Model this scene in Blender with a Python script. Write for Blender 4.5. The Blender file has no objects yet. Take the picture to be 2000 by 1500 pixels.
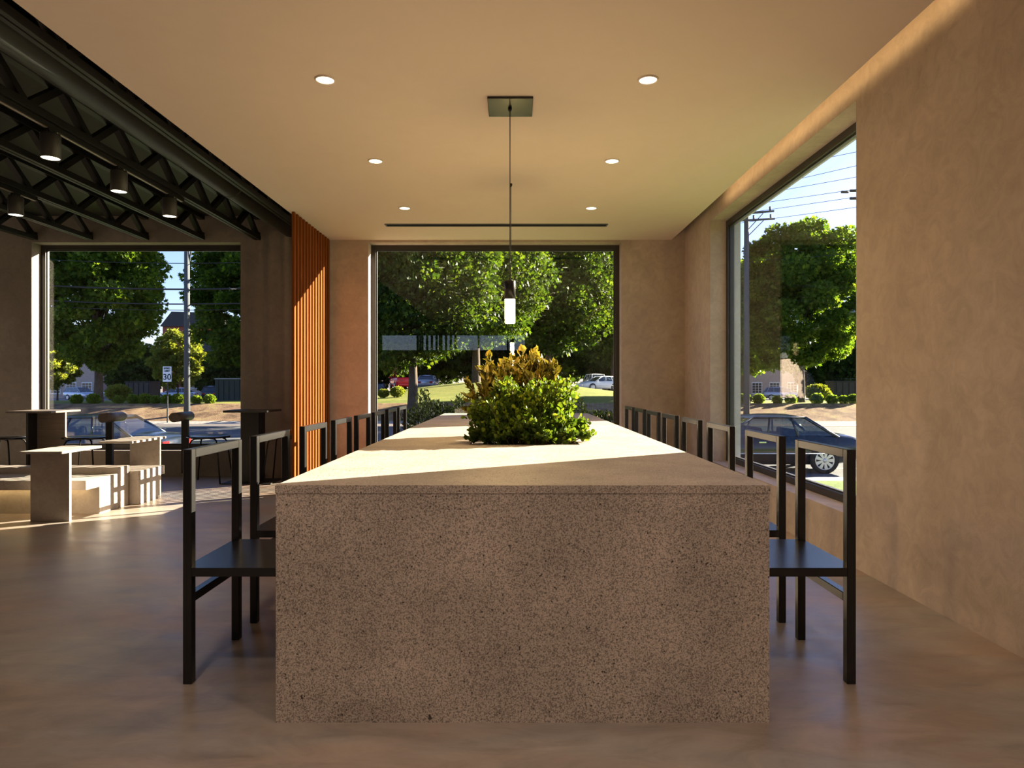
import bpy, math, random
import numpy as np
from mathutils import Vector, Matrix, Euler
random.seed(7); np.random.seed(7)
SC = bpy.context.scene
COL = SC.collection
PI = math.pi
F = 4000/3.0                       # focal length in pixels of the 2000 px frame
def PX(x, d): return (x-1003)/F*d   # where a pixel column stands at depth d
def PZ(y, d): return 1.1+(750-y)/F*d

# ------------------------------------------------------------------ camera, sky, sun, exposure
cam_d = bpy.data.cameras.new('camera'); cam = bpy.data.objects.new('camera', cam_d); COL.objects.link(cam)
cam.location = (0, 0, 1.1); cam.rotation_euler = (PI/2, 0, 0)
cam_d.lens = 24; cam_d.sensor_width = 36; cam_d.shift_x = -0.0015; cam_d.clip_end = 600; cam_d.clip_start = .05
SC.camera = cam
vs = SC.view_settings
vs.view_transform = 'Standard'; vs.look = 'None'; vs.gamma = 1; vs.use_curve_mapping = False
vs.exposure = 0.35
SUN_DIR = Vector((-1, -.642, -.351)).normalized()     # direction the light travels
SUN_E = 42.0
SKY_E = 0.27
sun_d = bpy.data.lights.new('sun', 'SUN'); sun_d.energy = SUN_E; sun_d.color = (1, .86, .66); sun_d.angle = math.radians(.2)
sun = bpy.data.objects.new('sun', sun_d); COL.objects.link(sun); sun.location = (30, 25, 14)
sun.rotation_euler = SUN_DIR.to_track_quat('-Z', 'Y').to_euler()
w = bpy.data.worlds.new('sky'); SC.world = w; w.use_nodes = True
wn = w.node_tree; wn.nodes.clear()
sky = wn.nodes.new('ShaderNodeTexSky'); sky.sky_type = 'NISHITA'; sky.sun_disc = False
sky.sun_elevation = math.radians(16.5); sky.sun_rotation = math.atan2(1, .642)
sky.air_density = 1.0; sky.dust_density = .5; sky.ozone_density = 3.2
bg = wn.nodes.new('ShaderNodeBackground'); wo = wn.nodes.new('ShaderNodeOutputWorld')
bg.inputs['Strength'].default_value = SKY_E
tn = wn.nodes.new('ShaderNodeMix'); tn.data_type = 'RGBA'; tn.blend_type = 'MULTIPLY'; tn.inputs[0].default_value = 1
tn.inputs[7].default_value = (1.04, .90, 1.12, 1)          # slightly warmer, bluer air than the plain model
wn.links.new(sky.outputs[0], tn.inputs[6]); wn.links.new(tn.outputs[2], bg.inputs['Color']); wn.links.new(bg.outputs[0], wo.inputs[0])

# ------------------------------------------------------------------ helpers
class MB:
    def __init__(s): s.v = []; s.f = []; s.m = []; s.sm = []
    def add(s, verts, faces, mat=0, smooth=False):
        n = len(s.v); s.v += [tuple(p) for p in verts]
        for f in faces: s.f.append([n+i for i in f]); s.m.append(mat); s.sm.append(smooth)
        return s
    def box(s, x0, x1, y0, y1, z0, z1, mat=0):
        v = [(x, y, z) for z in (z0, z1) for y in (y0, y1) for x in (x0, x1)]
        return s.add(v, [(0,2,3,1), (4,5,7,6), (0,1,5,4), (2,6,7,3), (0,4,6,2), (1,3,7,5)], mat)
    def bbox(s, x0, x1, y0, y1, z0, z1, b=.004, mat=0):      # box with chamfered edges
        v = []; idx = {}
        for i, x in enumerate((x0, x1)):
            for j, y in enumerate((y0, y1)):
                for k, z in enumerate((z0, z1)):
                    sx, sy, sz = (1 if i == 0 else -1), (1 if j == 0 else -1), (1 if k == 0 else -1)
                    idx[i,j,k,0] = len(v); v.append((x, y+sy*b, z+sz*b))
                    idx[i,j,k,1] = len(v); v.append((x+sx*b, y, z+sz*b))
                    idx[i,j,k,2] = len(v); v.append((x+sx*b, y+sy*b, z))
        f = []
        c = (Vector((x0, y0, z0))+Vector((x1, y1, z1)))/2
        def face(l):
            p = [Vector(v[i]) for i in l]; m = sum(p, Vector())/len(p)
            n = (p[1]-p[0]).cross(p[2]-p[0])
            f.append(l if n.dot(m-c) > 0 else l[::-1])
        for a in (0, 1):
            face([idx[a,0,0,0], idx[a,1,0,0], idx[a,1,1,0], idx[a,0,1,0]])
            face([idx[0,a,0,1], idx[1,a,0,1], idx[1,a,1,1], idx[0,a,1,1]])
            face([idx[0,0,a,2], idx[1,0,a,2], idx[1,1,a,2], idx[0,1,a,2]])
            for e in (0, 1):
                face([idx[0,a,e,1], idx[1,a,e,1], idx[1,a,e,2], idx[0,a,e,2]])
                face([idx[a,0,e,0], idx[a,1,e,0], idx[a,1,e,2], idx[a,0,e,2]])
                face([idx[a,e,0,0], idx[a,e,1,0], idx[a,e,1,1], idx[a,e,0,1]])
        for i in (0, 1):
            for j in (0, 1):
                for k in (0, 1): face([idx[i,j,k,0], idx[i,j,k,1], idx[i,j,k,2]])
        return s.add(v, f, mat)
    def tube(s, pts, r, n=10, mat=0, caps=True, smooth=True):
        pts = [Vector(p) for p in pts]; rs = r if isinstance(r, (list, tuple)) else [r]*len(pts)
        base = len(s.v); up = None
        for i, p in enumerate(pts):
            t = (pts[min(i+1, len(pts)-1)]-pts[max(i-1, 0)]).normalized()
            if up is None: up = Vector((0, 0, 1)) if abs(t.z) < .9 else Vector((1, 0, 0))
            a = t.cross(up); a = a.normalized() if a.length > 1e-6 else t.orthogonal().normalized()
            b = t.cross(a).normalized(); up = -b if False else a.cross(t)
            for k in range(n):
                q = p+(a*math.cos(2*PI*k/n)+b*math.sin(2*PI*k/n))*rs[i]; s.v.append(tuple(q))
        for i in range(len(pts)-1):
            for k in range(n):
                a0 = base+i*n+k; a1 = base+i*n+(k+1) % n
                s.f.append([a0, a1, a1+n, a0+n]); s.m.append(mat); s.sm.append(smooth)
        if caps:
            s.f.append([base+k for k in range(n)][::-1]); s.m.append(mat); s.sm.append(False)
            e = base+(len(pts)-1)*n
            s.f.append([e+k for k in range(n)]); s.m.append(mat); s.sm.append(False)
        return s
    def cyl(s, x, y, z0, z1, r, n=32, mat=0): return s.tube([(x, y, z0), (x, y, z1)], r, n, mat)
    def lathe(s, prof, n=32, c=(0, 0, 0), mat=0, axis='z', smooth=True):
        base = len(s.v)
        for (r, h) in prof:
            for k in range(n):
                a = 2*PI*k/n; u, v_ = r*math.cos(a), r*math.sin(a)
                p = (u, v_, h) if axis == 'z' else ((u, h, v_) if axis == 'y' else (h, u, v_))
                s.v.append((p[0]+c[0], p[1]+c[1], p[2]+c[2]))
        for i in range(len(prof)-1):
            for k in range(n):
                a0 = base+i*n+k; a1 = base+i*n+(k+1) % n
                s.f.append([a0, a1, a1+n, a0+n]); s.m.append(mat); s.sm.append(smooth)
        return s
    def prism(s, poly, h0, h1, axis='x', mat=0):              # polygon in the two other axes, extruded
        n = len(poly); v = []
        for h in (h0, h1):
            for (a, b) in poly:
                v.append((h, a, b) if axis == 'x' else ((a, h, b) if axis == 'y' else (a, b, h)))
        f = [list(range(n))[::-1], list(range(n, 2*n))]+[[i, (i+1) % n, (i+1) % n+n, i+n] for i in range(n)]
        return s.add(v, f, mat)
    def build(s, name, mats, parent=None, fixn=True):
        me = bpy.data.meshes.new(name)
        me.from_pydata(s.v, [], s.f); 
        if not isinstance(mats, (list, tuple)): mats = [mats]
        for m in mats: me.materials.append(m)
        me.polygons.foreach_set('material_index', s.m); me.polygons.foreach_set('use_smooth', s.sm)
        me.update()
        if fixn:
            import bmesh
            b = bmesh.new(); b.from_mesh(me); bmesh.ops.recalc_face_normals(b, faces=b.faces); b.to_mesh(me); b.free()
        o = bpy.data.objects.new(name, me); COL.objects.link(o)
        if parent: o.parent = parent
        return o

def tag(o, label=None, cat=None, group=None, kind=None):
    if label: o['label'] = label
    if cat: o['category'] = cat
    if group: o['group'] = group
    if kind: o['kind'] = kind
    return o
def thing(name, label, cat, loc=(0, 0, 0), rz=0, group=None):
    o = bpy.data.objects.new(name, None); COL.objects.link(o); o.empty_display_size = .1
    o.location = loc; o.rotation_euler = (0, 0, rz)
    return tag(o, label, cat, group)
KIDS = {}
def children(o): return [c for c in COL.objects if c.parent == o]
def dup(o, parent=None, loc=None, rz=None, label=None, scale=None):
    c = o.copy(); COL.objects.link(c); c.parent = parent
    if loc is not None: c.location = loc
    if rz is not None: c.rotation_euler = (0, 0, rz)
    if scale is not None: c.scale = scale if isinstance(scale, tuple) else (scale,)*3
    if label: c['label'] = label
    for ch in children(o): dup(ch, c)
    return c
def struct(o): o['kind'] = 'structure'; return o

# ------------------------------------------------------------------ materials
def newmat(name):
    m = bpy.data.materials.new(name); m.use_nodes = True
    nt = m.node_tree; b = nt.nodes['Principled BSDF']; return m, nt, b
def N(nt, typ, **kw):
    n = nt.nodes.new(typ)
    for k, v in kw.items():
        if k in n.inputs.keys() if hasattr(n.inputs, 'keys') else False: n.inputs[k].default_value = v
        else: setattr(n, k, v)
    return n
def noise(nt, scale, detail=6, rough=.6, coord=None, dist=0):
    n = nt.nodes.new('ShaderNodeTexNoise'); n.inputs['Scale'].default_value = scale
    n.inputs['Detail'].default_value = detail; n.inputs['Roughness'].default_value = rough; n.inputs['Distortion'].default_value = dist
    if coord: nt.links.new(coord, n.inputs['Vector'])
    return n
def ramp(nt, fac, stops):
    r = nt.nodes.new('ShaderNodeValToRGB'); nt.links.new(fac, r.inputs[0])
    el = r.color_ramp.elements
    while len(el) < len(stops): el.new(.5)
    for e, (p, c) in zip(el, stops): e.position = p; e.color = (*c, 1) if len(c) == 3 else c
    return r
def mixc(nt, a, b, fac, mode='MIX'):
    m = nt.nodes.new('ShaderNodeMix'); m.data_type = 'RGBA'; m.blend_type = mode
    for sock, val in ((m.inputs[0], fac), (m.inputs[6], a), (m.inputs[7], b)):
        if hasattr(val, 'type') and hasattr(val, 'links'): nt.links.new(val, sock)
        elif isinstance(val, (int, float)): sock.default_value = val
        else: sock.default_value = (*val, 1)
    return m.outputs[2]
def bump(nt, b, h, strength=.2, dist=.01):
    n = nt.nodes.new('ShaderNodeBump'); n.inputs['Strength'].default_value = strength; n.inputs['Distance'].default_value = dist
    nt.links.new(h, n.inputs['Height']); nt.links.new(n.outputs[0], b.inputs['Normal']); return n
def geo_pos(nt): return nt.nodes.new('ShaderNodeNewGeometry').outputs['Position']

def plain(name, c, rough=.5, metal=0, spec=.5, var=.06):
    m, nt, b = newmat(name); b.inputs['Base Color'].default_value = (*c, 1)
    b.inputs['Roughness'].default_value = rough; b.inputs['Metallic'].default_value = metal
    b.inputs['Specular IOR Level'].default_value = spec
    n = noise(nt, 40, 3, .5, nt.nodes.new('ShaderNodeTexCoord').outputs['Object'])
    r = nt.nodes.new('ShaderNodeMapRange'); r.inputs['To Min'].default_value = max(0, rough-var); r.inputs['To Max'].default_value = min(1, rough+var)
    nt.links.new(n.outputs[0], r.inputs['Value']); nt.links.new(r.outputs[0], b.inputs['Roughness'])
    return m
def plaster(name, c0, c1, sc=1.3, rough=.85, bs=.25, mott=.55):
    m, nt, b = newmat(name); p = geo_pos(nt)
    n1 = noise(nt, sc, 8, .62, p, .6); n2 = noise(nt, sc*7, 7, .7, p, 1.2); n3 = noise(nt, sc*60, 4, .6, p)
    r = ramp(nt, n1.outputs[0], [(.32, c0), (.68, c1)])
    r2 = ramp(nt, n2.outputs[0], [(.35, (.78, .78, .78)), (.6, (1.06, 1.06, 1.06))])
    c = mixc(nt, r.outputs[0], r2.outputs[0], mott, 'MULTIPLY')
    nt.links.new(c, b.inputs['Base Color']); b.inputs['Roughness'].default_value = rough; b.inputs['Specular IOR Level'].default_value = .25
    mx = nt.nodes.new('ShaderNodeMath'); mx.operation = 'MULTIPLY_ADD'; mx.inputs[1].default_value = .25
    nt.links.new(n3.outputs[0], mx.inputs[0]); nt.links.new(n2.outputs[0], mx.inputs[2])
    bump(nt, b, mx.outputs[0], bs, .012)
    return m
M = {}
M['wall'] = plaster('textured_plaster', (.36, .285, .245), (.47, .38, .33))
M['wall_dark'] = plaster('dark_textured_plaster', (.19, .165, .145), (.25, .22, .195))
M['ceiling'] = plaster('ceiling_plaster', (.62, .51, .44), (.64, .53, .455), .5, .9, .01, .08)
M['dark_roof'] = plaster('dark_ceiling_paint', (.020, .0185, .017), (.026, .024, .022), .8, .7, .05)
def floor_mat():
    m, nt, b = newmat('polished_concrete_floor'); p = geo_pos(nt)
    mp = nt.nodes.new('ShaderNodeMapping'); mp.inputs['Rotation'].default_value = (0, 0, .35); mp.inputs['Scale'].default_value = (1, 2.6, 1); nt.links.new(p, mp.inputs['Vector'])
    n1 = noise(nt, .7, 8, .62, p, .9); n2 = noise(nt, 3.0, 10, .72, mp.outputs[0], .8); n3 = noise(nt, 40, 4, .6, p); n4 = noise(nt, .9, 3, .5, mp.outputs[0], .4)
    r = ramp(nt, n1.outputs[0], [(.30, (.20, .175, .155)), (.5, (.285, .25, .222)), (.70, (.36, .32, .285))])
    r2 = ramp(nt, n2.outputs[0], [(.30, (.62, .62, .62)), (.5, (.95, .95, .95)), (.66, (1.14, 1.14, 1.14))])
    bounce_hue = ramp(nt, n4.outputs[0], [(.40, (1, 1, 1)), (.66, (1.14, .93, .80))])  # warm patches: orange bounce light put into the floor colour
    c = mixc(nt, r.outputs[0], r2.outputs[0], .9, 'MULTIPLY'); c = mixc(nt, c, bounce_hue.outputs[0], 1.0, 'MULTIPLY')
    nt.links.new(c, b.inputs['Base Color'])
    rr = ramp(nt, n2.outputs[0], [(.3, (.30,)*3), (.7, (.46,)*3)]); nt.links.new(rr.outputs[0], b.inputs['Roughness'])
    bump(nt, b, n3.outputs[0], .05, .004); b.inputs['Specular IOR Level'].default_value = .45
    return m
M['floor'] = floor_mat()
def stone_mat(name, base, top=False):
    m, nt, b = newmat(name); p = geo_pos(nt)
    n1 = noise(nt, 3.2, 8, .62, p, .3)
    n2 = noise(nt, 215, 3, .6, p)
    n3 = noise(nt, 24, 8, .7, p)
    c0 = tuple(x*.80 for x in base); c1 = tuple(x*1.10 for x in base)
    r1 = ramp(nt, n1.outputs[0], [(.34, c0), (.66, c1)])
    grain = ramp(nt, n2.outputs[0], [(.38, (.34,)*3), (.50, (.95,)*3), (.64, (1.28,)*3)])
    c = mixc(nt, r1.outputs[0], grain.outputs[0], .9 if not top else .5, 'MULTIPLY')
    # small dark pores whose density follows a larger noise
    v = nt.nodes.new('ShaderNodeTexVoronoi'); v.inputs['Scale'].default_value = 62; v.inputs['Randomness'].default_value = 1
    nt.links.new(p, v.inputs['Vector'])
    ps = ramp(nt, v.outputs['Distance'], [(.13, (0,)*3), (.24, (1,)*3)])
    wn_ = nt.nodes.new('ShaderNodeTexWhiteNoise'); nt.links.new(v.outputs['Color'], wn_.inputs['Vector'])
    dens = nt.nodes.new('ShaderNodeMath'); dens.operation = 'LESS_THAN'
    dn = noise(nt, 5, 5, .7, p); dr = ramp(nt, dn.outputs[0], [(.45, (.07,)*3), (.72, (.60,)*3)])
    nt.links.new(wn_.outputs['Value'], dens.inputs[0]); nt.links.new(dr.outputs[0], dens.inputs[1])
    inv = nt.nodes.new('ShaderNodeMath'); inv.operation = 'SUBTRACT'; inv.inputs[0].default_value = 1
    nt.links.new(ps.outputs[0], inv.inputs[1])
    mk = nt.nodes.new('ShaderNodeMath'); mk.operation = 'MULTIPLY'
    nt.links.new(inv.outputs[0], mk.inputs[0]); nt.links.new(dens.outputs[0], mk.inputs[1])
    # rare larger holes
    v2 = nt.nodes.new('ShaderNodeTexVoronoi'); v2.inputs['Scale'].default_value = 11
    ad = nt.nodes.new('ShaderNodeVectorMath'); ad.operation = 'MULTIPLY_ADD'; ad.inputs[1].default_value = (.03,)*3
    nz = noise(nt, 60, 2, .5, p); nt.links.new(nz.outputs['Color'], ad.inputs[0]); nt.links.new(p, ad.inputs[2]); nt.links.new(ad.outputs[0], v2.inputs['Vector'])
    h2 = ramp(nt, v2.outputs['Distance'], [(.045, (1,)*3), (.065, (0,)*3)])
    wn2 = nt.nodes.new('ShaderNodeTexWhiteNoise'); nt.links.new(v2.outputs['Color'], wn2.inputs['Vector'])
    l2 = nt.nodes.new('ShaderNodeMath'); l2.operation = 'LESS_THAN'; l2.inputs[1].default_value = .30
    nt.links.new(wn2.outputs['Value'], l2.inputs[0])
    mk2 = nt.nodes.new('ShaderNodeMath'); mk2.operation = 'MULTIPLY'; nt.links.new(h2.outputs[0], mk2.inputs[0]); nt.links.new(l2.outputs[0], mk2.inputs[1])
    mx = nt.nodes.new('ShaderNodeMath'); mx.operation = 'MAXIMUM'; nt.links.new(mk.outputs[0], mx.inputs[0]); nt.links.new(mk2.outputs[0], mx.inputs[1])
    if top:
        sc_ = nt.nodes.new('ShaderNodeMath'); sc_.operation = 'MULTIPLY'; sc_.inputs[1].default_value = .85; nt.links.new(mx.outputs[0], sc_.inputs[0]); mxo = sc_.outputs[0]
    else: mxo = mx.outputs[0]
    c = mixc(nt, c, tuple(x*.16 for x in base), mxo)
    nt.links.new(c, b.inputs['Base Color']); b.inputs['Roughness'].default_value = .62 if top else .85
    b.inputs['Specular IOR Level'].default_value = .3
    hh = nt.nodes.new('ShaderNodeMath'); hh.operation = 'SUBTRACT'; nt.links.new(n2.outputs[0], hh.inputs[0]); nt.links.new(mx.outputs[0], hh.inputs[1])
    if top:
        pz = noise(nt, 55, 5, .65, p, .8); pr = ramp(nt, pz.outputs[0], [(.36, (0,)*3), (.50, (1,)*3)])
        h3 = nt.nodes.new('ShaderNodeMath'); h3.operation = 'ADD'; nt.links.new(hh.outputs[0], h3.inputs[0]); nt.links.new(pr.outputs[0], h3.inputs[1])
        bump(nt, b, h3.outputs[0], .55, .003)
    else: bump(nt, b, hh.outputs[0], .4, .004)
    return m
M['stone'] = stone_mat('speckled_concrete', (.435, .36, .295))
M['stone_top'] = stone_mat('honed_concrete_top', (.39, .325, .27), True)
M['black'] = plain('black_lacquered_metal', (.010, .0098, .0095), .26, 0, .5, .008)
M['frame'] = plain('dark_bronze_aluminium', (.035, .032, .03), .4, .2)
M['joist'] = plain('black_painted_steel', (.009, .0085, .008), .5, 0, .25, .02)
M['duct'] = plain('dark_painted_duct', (.018, .017, .016), .45, 0, .3, .02)
M['outer'] = plaster('outer_reveal_render', (.30, .30, .31), (.36, .36, .37), 2, .9, .1)
M['soil'] = plaster('potting_soil', (.03, .02, .012), (.06, .04, .025), 20, 1, .5)
M['concrete'] = plaster('cast_concrete', (.35, .30, .255), (.44, .38, .325), 2.2, .8, .12)
M['bark'] = plaster('tree_bark', (.05, .038, .028), (.10, .075, .055), 3, .95, .6)
M['stem'] = plain('green_brown_stem', (.12, .09, .03), .7)
def wood(name, c0, c1, axis=2, sc=14, rough=.55, spec=.4):
    m, nt, b = newmat(name); p = geo_pos(nt)
    mp = nt.nodes.new('ShaderNodeMapping'); s = [sc, sc, sc]; s[axis] = sc*.07; mp.inputs['Scale'].default_value = s
    nt.links.new(p, mp.inputs['Vector'])
    n1 = noise(nt, 1.0, 7, .65, mp.outputs[0], 1.5)
    r = ramp(nt, n1.outputs[0], [(.3, c0), (.7, c1)]); nt.links.new(r.outputs[0], b.inputs['Base Color'])
    b.inputs['Roughness'].default_value = rough; b.inputs['Specular IOR Level'].default_value = spec; bump(nt, b, n1.outputs[0], .08, .004); return m
M['steel_brown'] = plaster('worn_brown_steel', (.085, .068, .056), (.15, .12, .10), 12, .42, .2)
M['slat'] = wood('orange_brown_timber', (.135, .038, .008), (.20, .060, .013), 2, 30, .85, .04)
M['veneer'] = wood('grey_brown_veneer', (.16, .115, .08), (.32, .24, .17), 0, 9)
def emit(name, c, e):
    m = bpy.data.materials.new(name); m.use_nodes = True; nt = m.node_tree; nt.nodes.clear()
    a = nt.nodes.new('ShaderNodeEmission'); a.inputs[0].default_value = (*c, 1); a.inputs[1].default_value = e
    o = nt.nodes.new('ShaderNodeOutputMaterial'); nt.links.new(a.outputs[0], o.inputs[0]); return m
M['lamp_disc'] = emit('warm_lamp_disc', (1, .86, .62), 6)
M['pendant_glow'] = emit('warm_pendant_tube', (1, .73, .28), 120)
M['led'] = emit('warm_led_strip', (1, .70, .30), 10)
def glass(name, tint=(1, 1, 1), refl=1.0, rough=0.0):
    m = bpy.data.materials.new(name); m.use_nodes = True; nt = m.node_tree; nt.nodes.clear()
    t = nt.nodes.new('ShaderNodeBsdfTransparent'); t.inputs[0].default_value = (*tint, 1)
    g = nt.nodes.new('ShaderNodeBsdfGlossy'); g.inputs['Roughness'].default_value = rough; g.inputs[0].default_value = (.95, .97, 1, 1)
    lw = nt.nodes.new('ShaderNodeLayerWeight')          # Schlick's approximation, the same from both sides of the sheet
    pw = nt.nodes.new('ShaderNodeMath'); pw.operation = 'POWER'; pw.inputs[1].default_value = 5; nt.links.new(lw.outputs['Facing'], pw.inputs[0])
    ml = nt.nodes.new('ShaderNodeMath'); ml.operation = 'MULTIPLY_ADD'; ml.inputs[1].default_value = .6; ml.inputs[2].default_value = .034*refl; ml.use_clamp = True
    nt.links.new(pw.outputs[0], ml.inputs[0]); lw.inputs[0].default_value = .5
    mx = nt.nodes.new('ShaderNodeMixShader'); nt.links.new(ml.outputs[0], mx.inputs[0]); nt.links.new(t.outputs[0], mx.inputs[1]); nt.links.new(g.outputs[0], mx.inputs[2])
    o = nt.nodes.new('ShaderNodeOutputMaterial'); nt.links.new(mx.outputs[0], o.inputs[0]); return m
M['glass'] = glass('clear_window_glass', (.97, .985, .975), 1.0)
M['car_glass'] = glass('tinted_car_glass', (.30, .34, .33), 3.0)
def leaf_mat(name, cols, trans=.45, rough=.5, tmul=1.6):
    m = bpy.data.materials.new(name); m.use_nodes = True; nt = m.node_tree; nt.nodes.clear()
    g = nt.nodes.new('ShaderNodeNewGeometry')
    r = ramp(nt, g.outputs['Random Per Island'], [(i/(len(cols)-1), c) for i, c in enumerate(cols)])
    p = nt.nodes.new('ShaderNodeBsdfPrincipled'); nt.links.new(r.outputs[0], p.inputs['Base Color']); p.inputs['Roughness'].default_value = rough
    p.inputs['Specular IOR Level'].default_value = .12
    t = nt.nodes.new('ShaderNodeBsdfTranslucent')
    c2 = mixc(nt, r.outputs[0], (tmul*1.25, tmul*1.1, tmul*.35), 1.0, 'MULTIPLY'); nt.links.new(c2, t.inputs[0])
    mx = nt.nodes.new('ShaderNodeMixShader'); mx.inputs[0].default_value = trans
    nt.links.new(p.outputs[0], mx.inputs[1]); nt.links.new(t.outputs[0], mx.inputs[2])
    o = nt.nodes.new('ShaderNodeOutputMaterial'); nt.links.new(mx.outputs[0], o.inputs[0]); return m
M['leaf_tree'] = leaf_mat('maple_leaves', [(.026, .06, .010), (.048, .10, .014), (.075, .14, .018), (.12, .18, .024)], .5)
M['leaf_deep'] = leaf_mat('deep_maple_leaves', [(.010, .024, .005), (.020, .045, .008), (.036, .072, .010), (.075, .115, .016)], .42)
M['leaf_pale'] = leaf_mat('pale_young_leaves', [(.08, .12, .025), (.13, .165, .035), (.18, .20, .05)], .5)
M['leaf_dark'] = leaf_mat('dark_background_leaves', [(.015, .033, .009), (.03, .06, .012), (.05, .09, .018)])
M['leaf_bush'] = leaf_mat('shrub_leaves', [(.06, .11, .015), (.10, .17, .02), (.15, .21, .03)])
M['leaf_green'] = leaf_mat('round_green_leaves', [(.028, .06, .010), (.055, .10, .014), (.09, .15, .020), (.15, .20, .032)], .35, .6, 1.3)
M['leaf_yellow'] = leaf_mat('yellow_bronze_leaves', [(.075, .065, .016), (.12, .105, .022), (.16, .15, .03), (.12, .075, .018)], .3, .4, .95)
M['hedge'] = leaf_mat('dark_hedge_leaves', [(.006, .011, .004), (.010, .018, .006), (.016, .026, .009)], .2, .9)
def ground(name, c0, c1, sc, bs=.3, c2=None, rough=.95):
    m, nt, b = newmat(name); p = geo_pos(nt)
    n1 = noise(nt, sc, 8, .7, p, .4); n2 = noise(nt, sc*12, 5, .7, p)
    st = [(.3, c0), (.7, c1)] if not c2 else [(.3, c0), (.5, c1), (.72, c2)]
    r = ramp(nt, n1.outputs[0], st); r2 = ramp(nt, n2.outputs[0], [(.3, (.6,)*3), (.7, (1.25,)*3)])
    nt.links.new(mixc(nt, r.outputs[0], r2.outputs[0], .9, 'MULTIPLY'), b.inputs['Base Color'])
    b.inputs['Roughness'].default_value = rough; b.inputs['Specular IOR Level'].default_value = .1
    bump(nt, b, n2.outputs[0], bs, .05); return m
M['grass'] = ground('mown_grass', (.055, .11, .015), (.13, .19, .03), .6, .4)
M['lawn_yellow'] = ground('dry_grass', (.10, .14, .02), (.22, .21, .05), .35, .4)
M['mulch'] = ground('bark_mulch', (.07, .045, .028), (.24, .155, .095), 1.1, .8, (.30, .27, .10))
M['asphalt'] = ground('asphalt', (.10, .105, .11), (.13, .135, .14), .5, .2)
M['pavement'] = ground('pale_pavement', (.32, .30, .27), (.40, .37, .33), .6, .1)
M['lot'] = ground('parking_lot', (.14, .14, .14), (.19, .19, .19), .2, .1)
M['brick'] = plaster('pale_brick', (.36, .28, .23), (.44, .35, .29), 3, .95, .1)
M['white_paint'] = plain('white_paint', (.72, .72, .70), .5)
M['shingle'] = plain('dark_roof_shingle', (.035, .035, .04), .8)
M['pane_dark'] = plain('dark_window_glass', (.03, .035, .04), .1)
M['car_dark'] = plain('dark_blue_car_paint', (.012, .018, .030), .18, .3, .8)
M['car_silver'] = plain('silver_car_paint', (.42, .45, .50), .25, .5)
M['car_red'] = plain('red_car_paint', (.75, .015, .04), .25, 0)
M['car_white'] = plain('white_car_paint', (.7, .72, .75), .3)
M['tyre'] = plain('black_rubber', (.012, .012, .012), .8)
M['chrome'] = plain('chrome', (.75, .75, .75), .18, 1)
M['hubcap'] = plain('silver_hubcap', (.62, .62, .62), .35, .6)
M['tail'] = plain('red_tail_lens', (.45, .01, .01), .2)
M['dumpster_green'] = plain('dark_green_steel', (.018, .03, .025), .6)
M['dumpster_black'] = plain('black_brown_steel', (.016, .012, .011), .6)
M['pole_grey'] = plain('weathered_grey_pole', (.06, .072, .085), .85)
M['sign_white'] = plain('white_sign_sheet', (.75, .76, .78), .5)
M['sign_black'] = plain('black_sign_paint', (.01, .01, .01), .6)
M['red_brick'] = plaster('red_brick', (.25, .07, .05), (.33, .10, .07), 4, .95, .1)
M['frosted'] = glass('clerestory_glass', (.9, .92, .95), 1.0, .1)

# ------------------------------------------------------------------ room shell
D = 8.15; DO = 8.46; XR = 2.042; XRO = 2.352; ZS = .305; ZT = 2.79; ZC = 2.818; XL = -7.6; YB = -4.2; ZL = 3.105; ZTOP = 3.35
struct(MB().box(XL-.3, XRO, YB-.3, DO, -.25, 0).build('floor', M['floor']))
mb = MB()
W1 = (-5.753, -3.259); W2 = (-1.733, 1.288)
mb.box(-2.19, W2[0], D, DO, 0, ZTOP).box(W2[1], XRO, D, DO, 0, ZTOP).box(*W2, D, DO, 0, ZS).box(*W2, D, DO, ZT, ZTOP)
struct(mb.build('wall_back', M['wall']))
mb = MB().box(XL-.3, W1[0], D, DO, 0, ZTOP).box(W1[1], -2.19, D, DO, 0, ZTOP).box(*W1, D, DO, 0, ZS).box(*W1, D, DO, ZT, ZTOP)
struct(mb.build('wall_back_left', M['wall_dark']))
YN, YF = 4.069, 7.09
mb = MB().box(XR, XRO, YB-.3, YN, 0, ZTOP).box(XR, XRO, YF, D, 0, ZTOP).box(XR, XRO, YN, YF, 0, ZS).box(XR, XRO, YN, YF, ZT, ZTOP)
struct(mb.build('wall_right', M['wall']))
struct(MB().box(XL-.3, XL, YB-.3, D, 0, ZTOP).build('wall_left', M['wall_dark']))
mb = MB().box(XL, -4.1, YB-.3, YB, 0, ZTOP).box(.35, XR, YB-.3, YB, 0, ZTOP).box(-4.1, .35, YB-.3, YB, 0, 2.1).box(-4.1, .35, YB-.3, YB, 2.64, ZTOP)
struct(mb.build('wall_front', M['wall']))
XE = -2.243; XC = 1.885
struct(MB().box(XE, XC, YB, D, ZC, ZTOP-.02).build('ceiling', M['ceiling']))
c2 = struct(MB().box(XL, XE, YB, D, ZL, ZTOP-.02).build('ceiling_left', M['dark_roof']))
struct(MB().box(XC, XR, YB, D, 3.06, ZTOP-.02).build('ceiling_right', M['ceiling']))
struct(MB().box(XL-.4, XRO+.1, YB-.4, DO+.05, ZTOP-.02, ZTOP+.1).build('ceiling_roof', M['dark_roof']))
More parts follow.
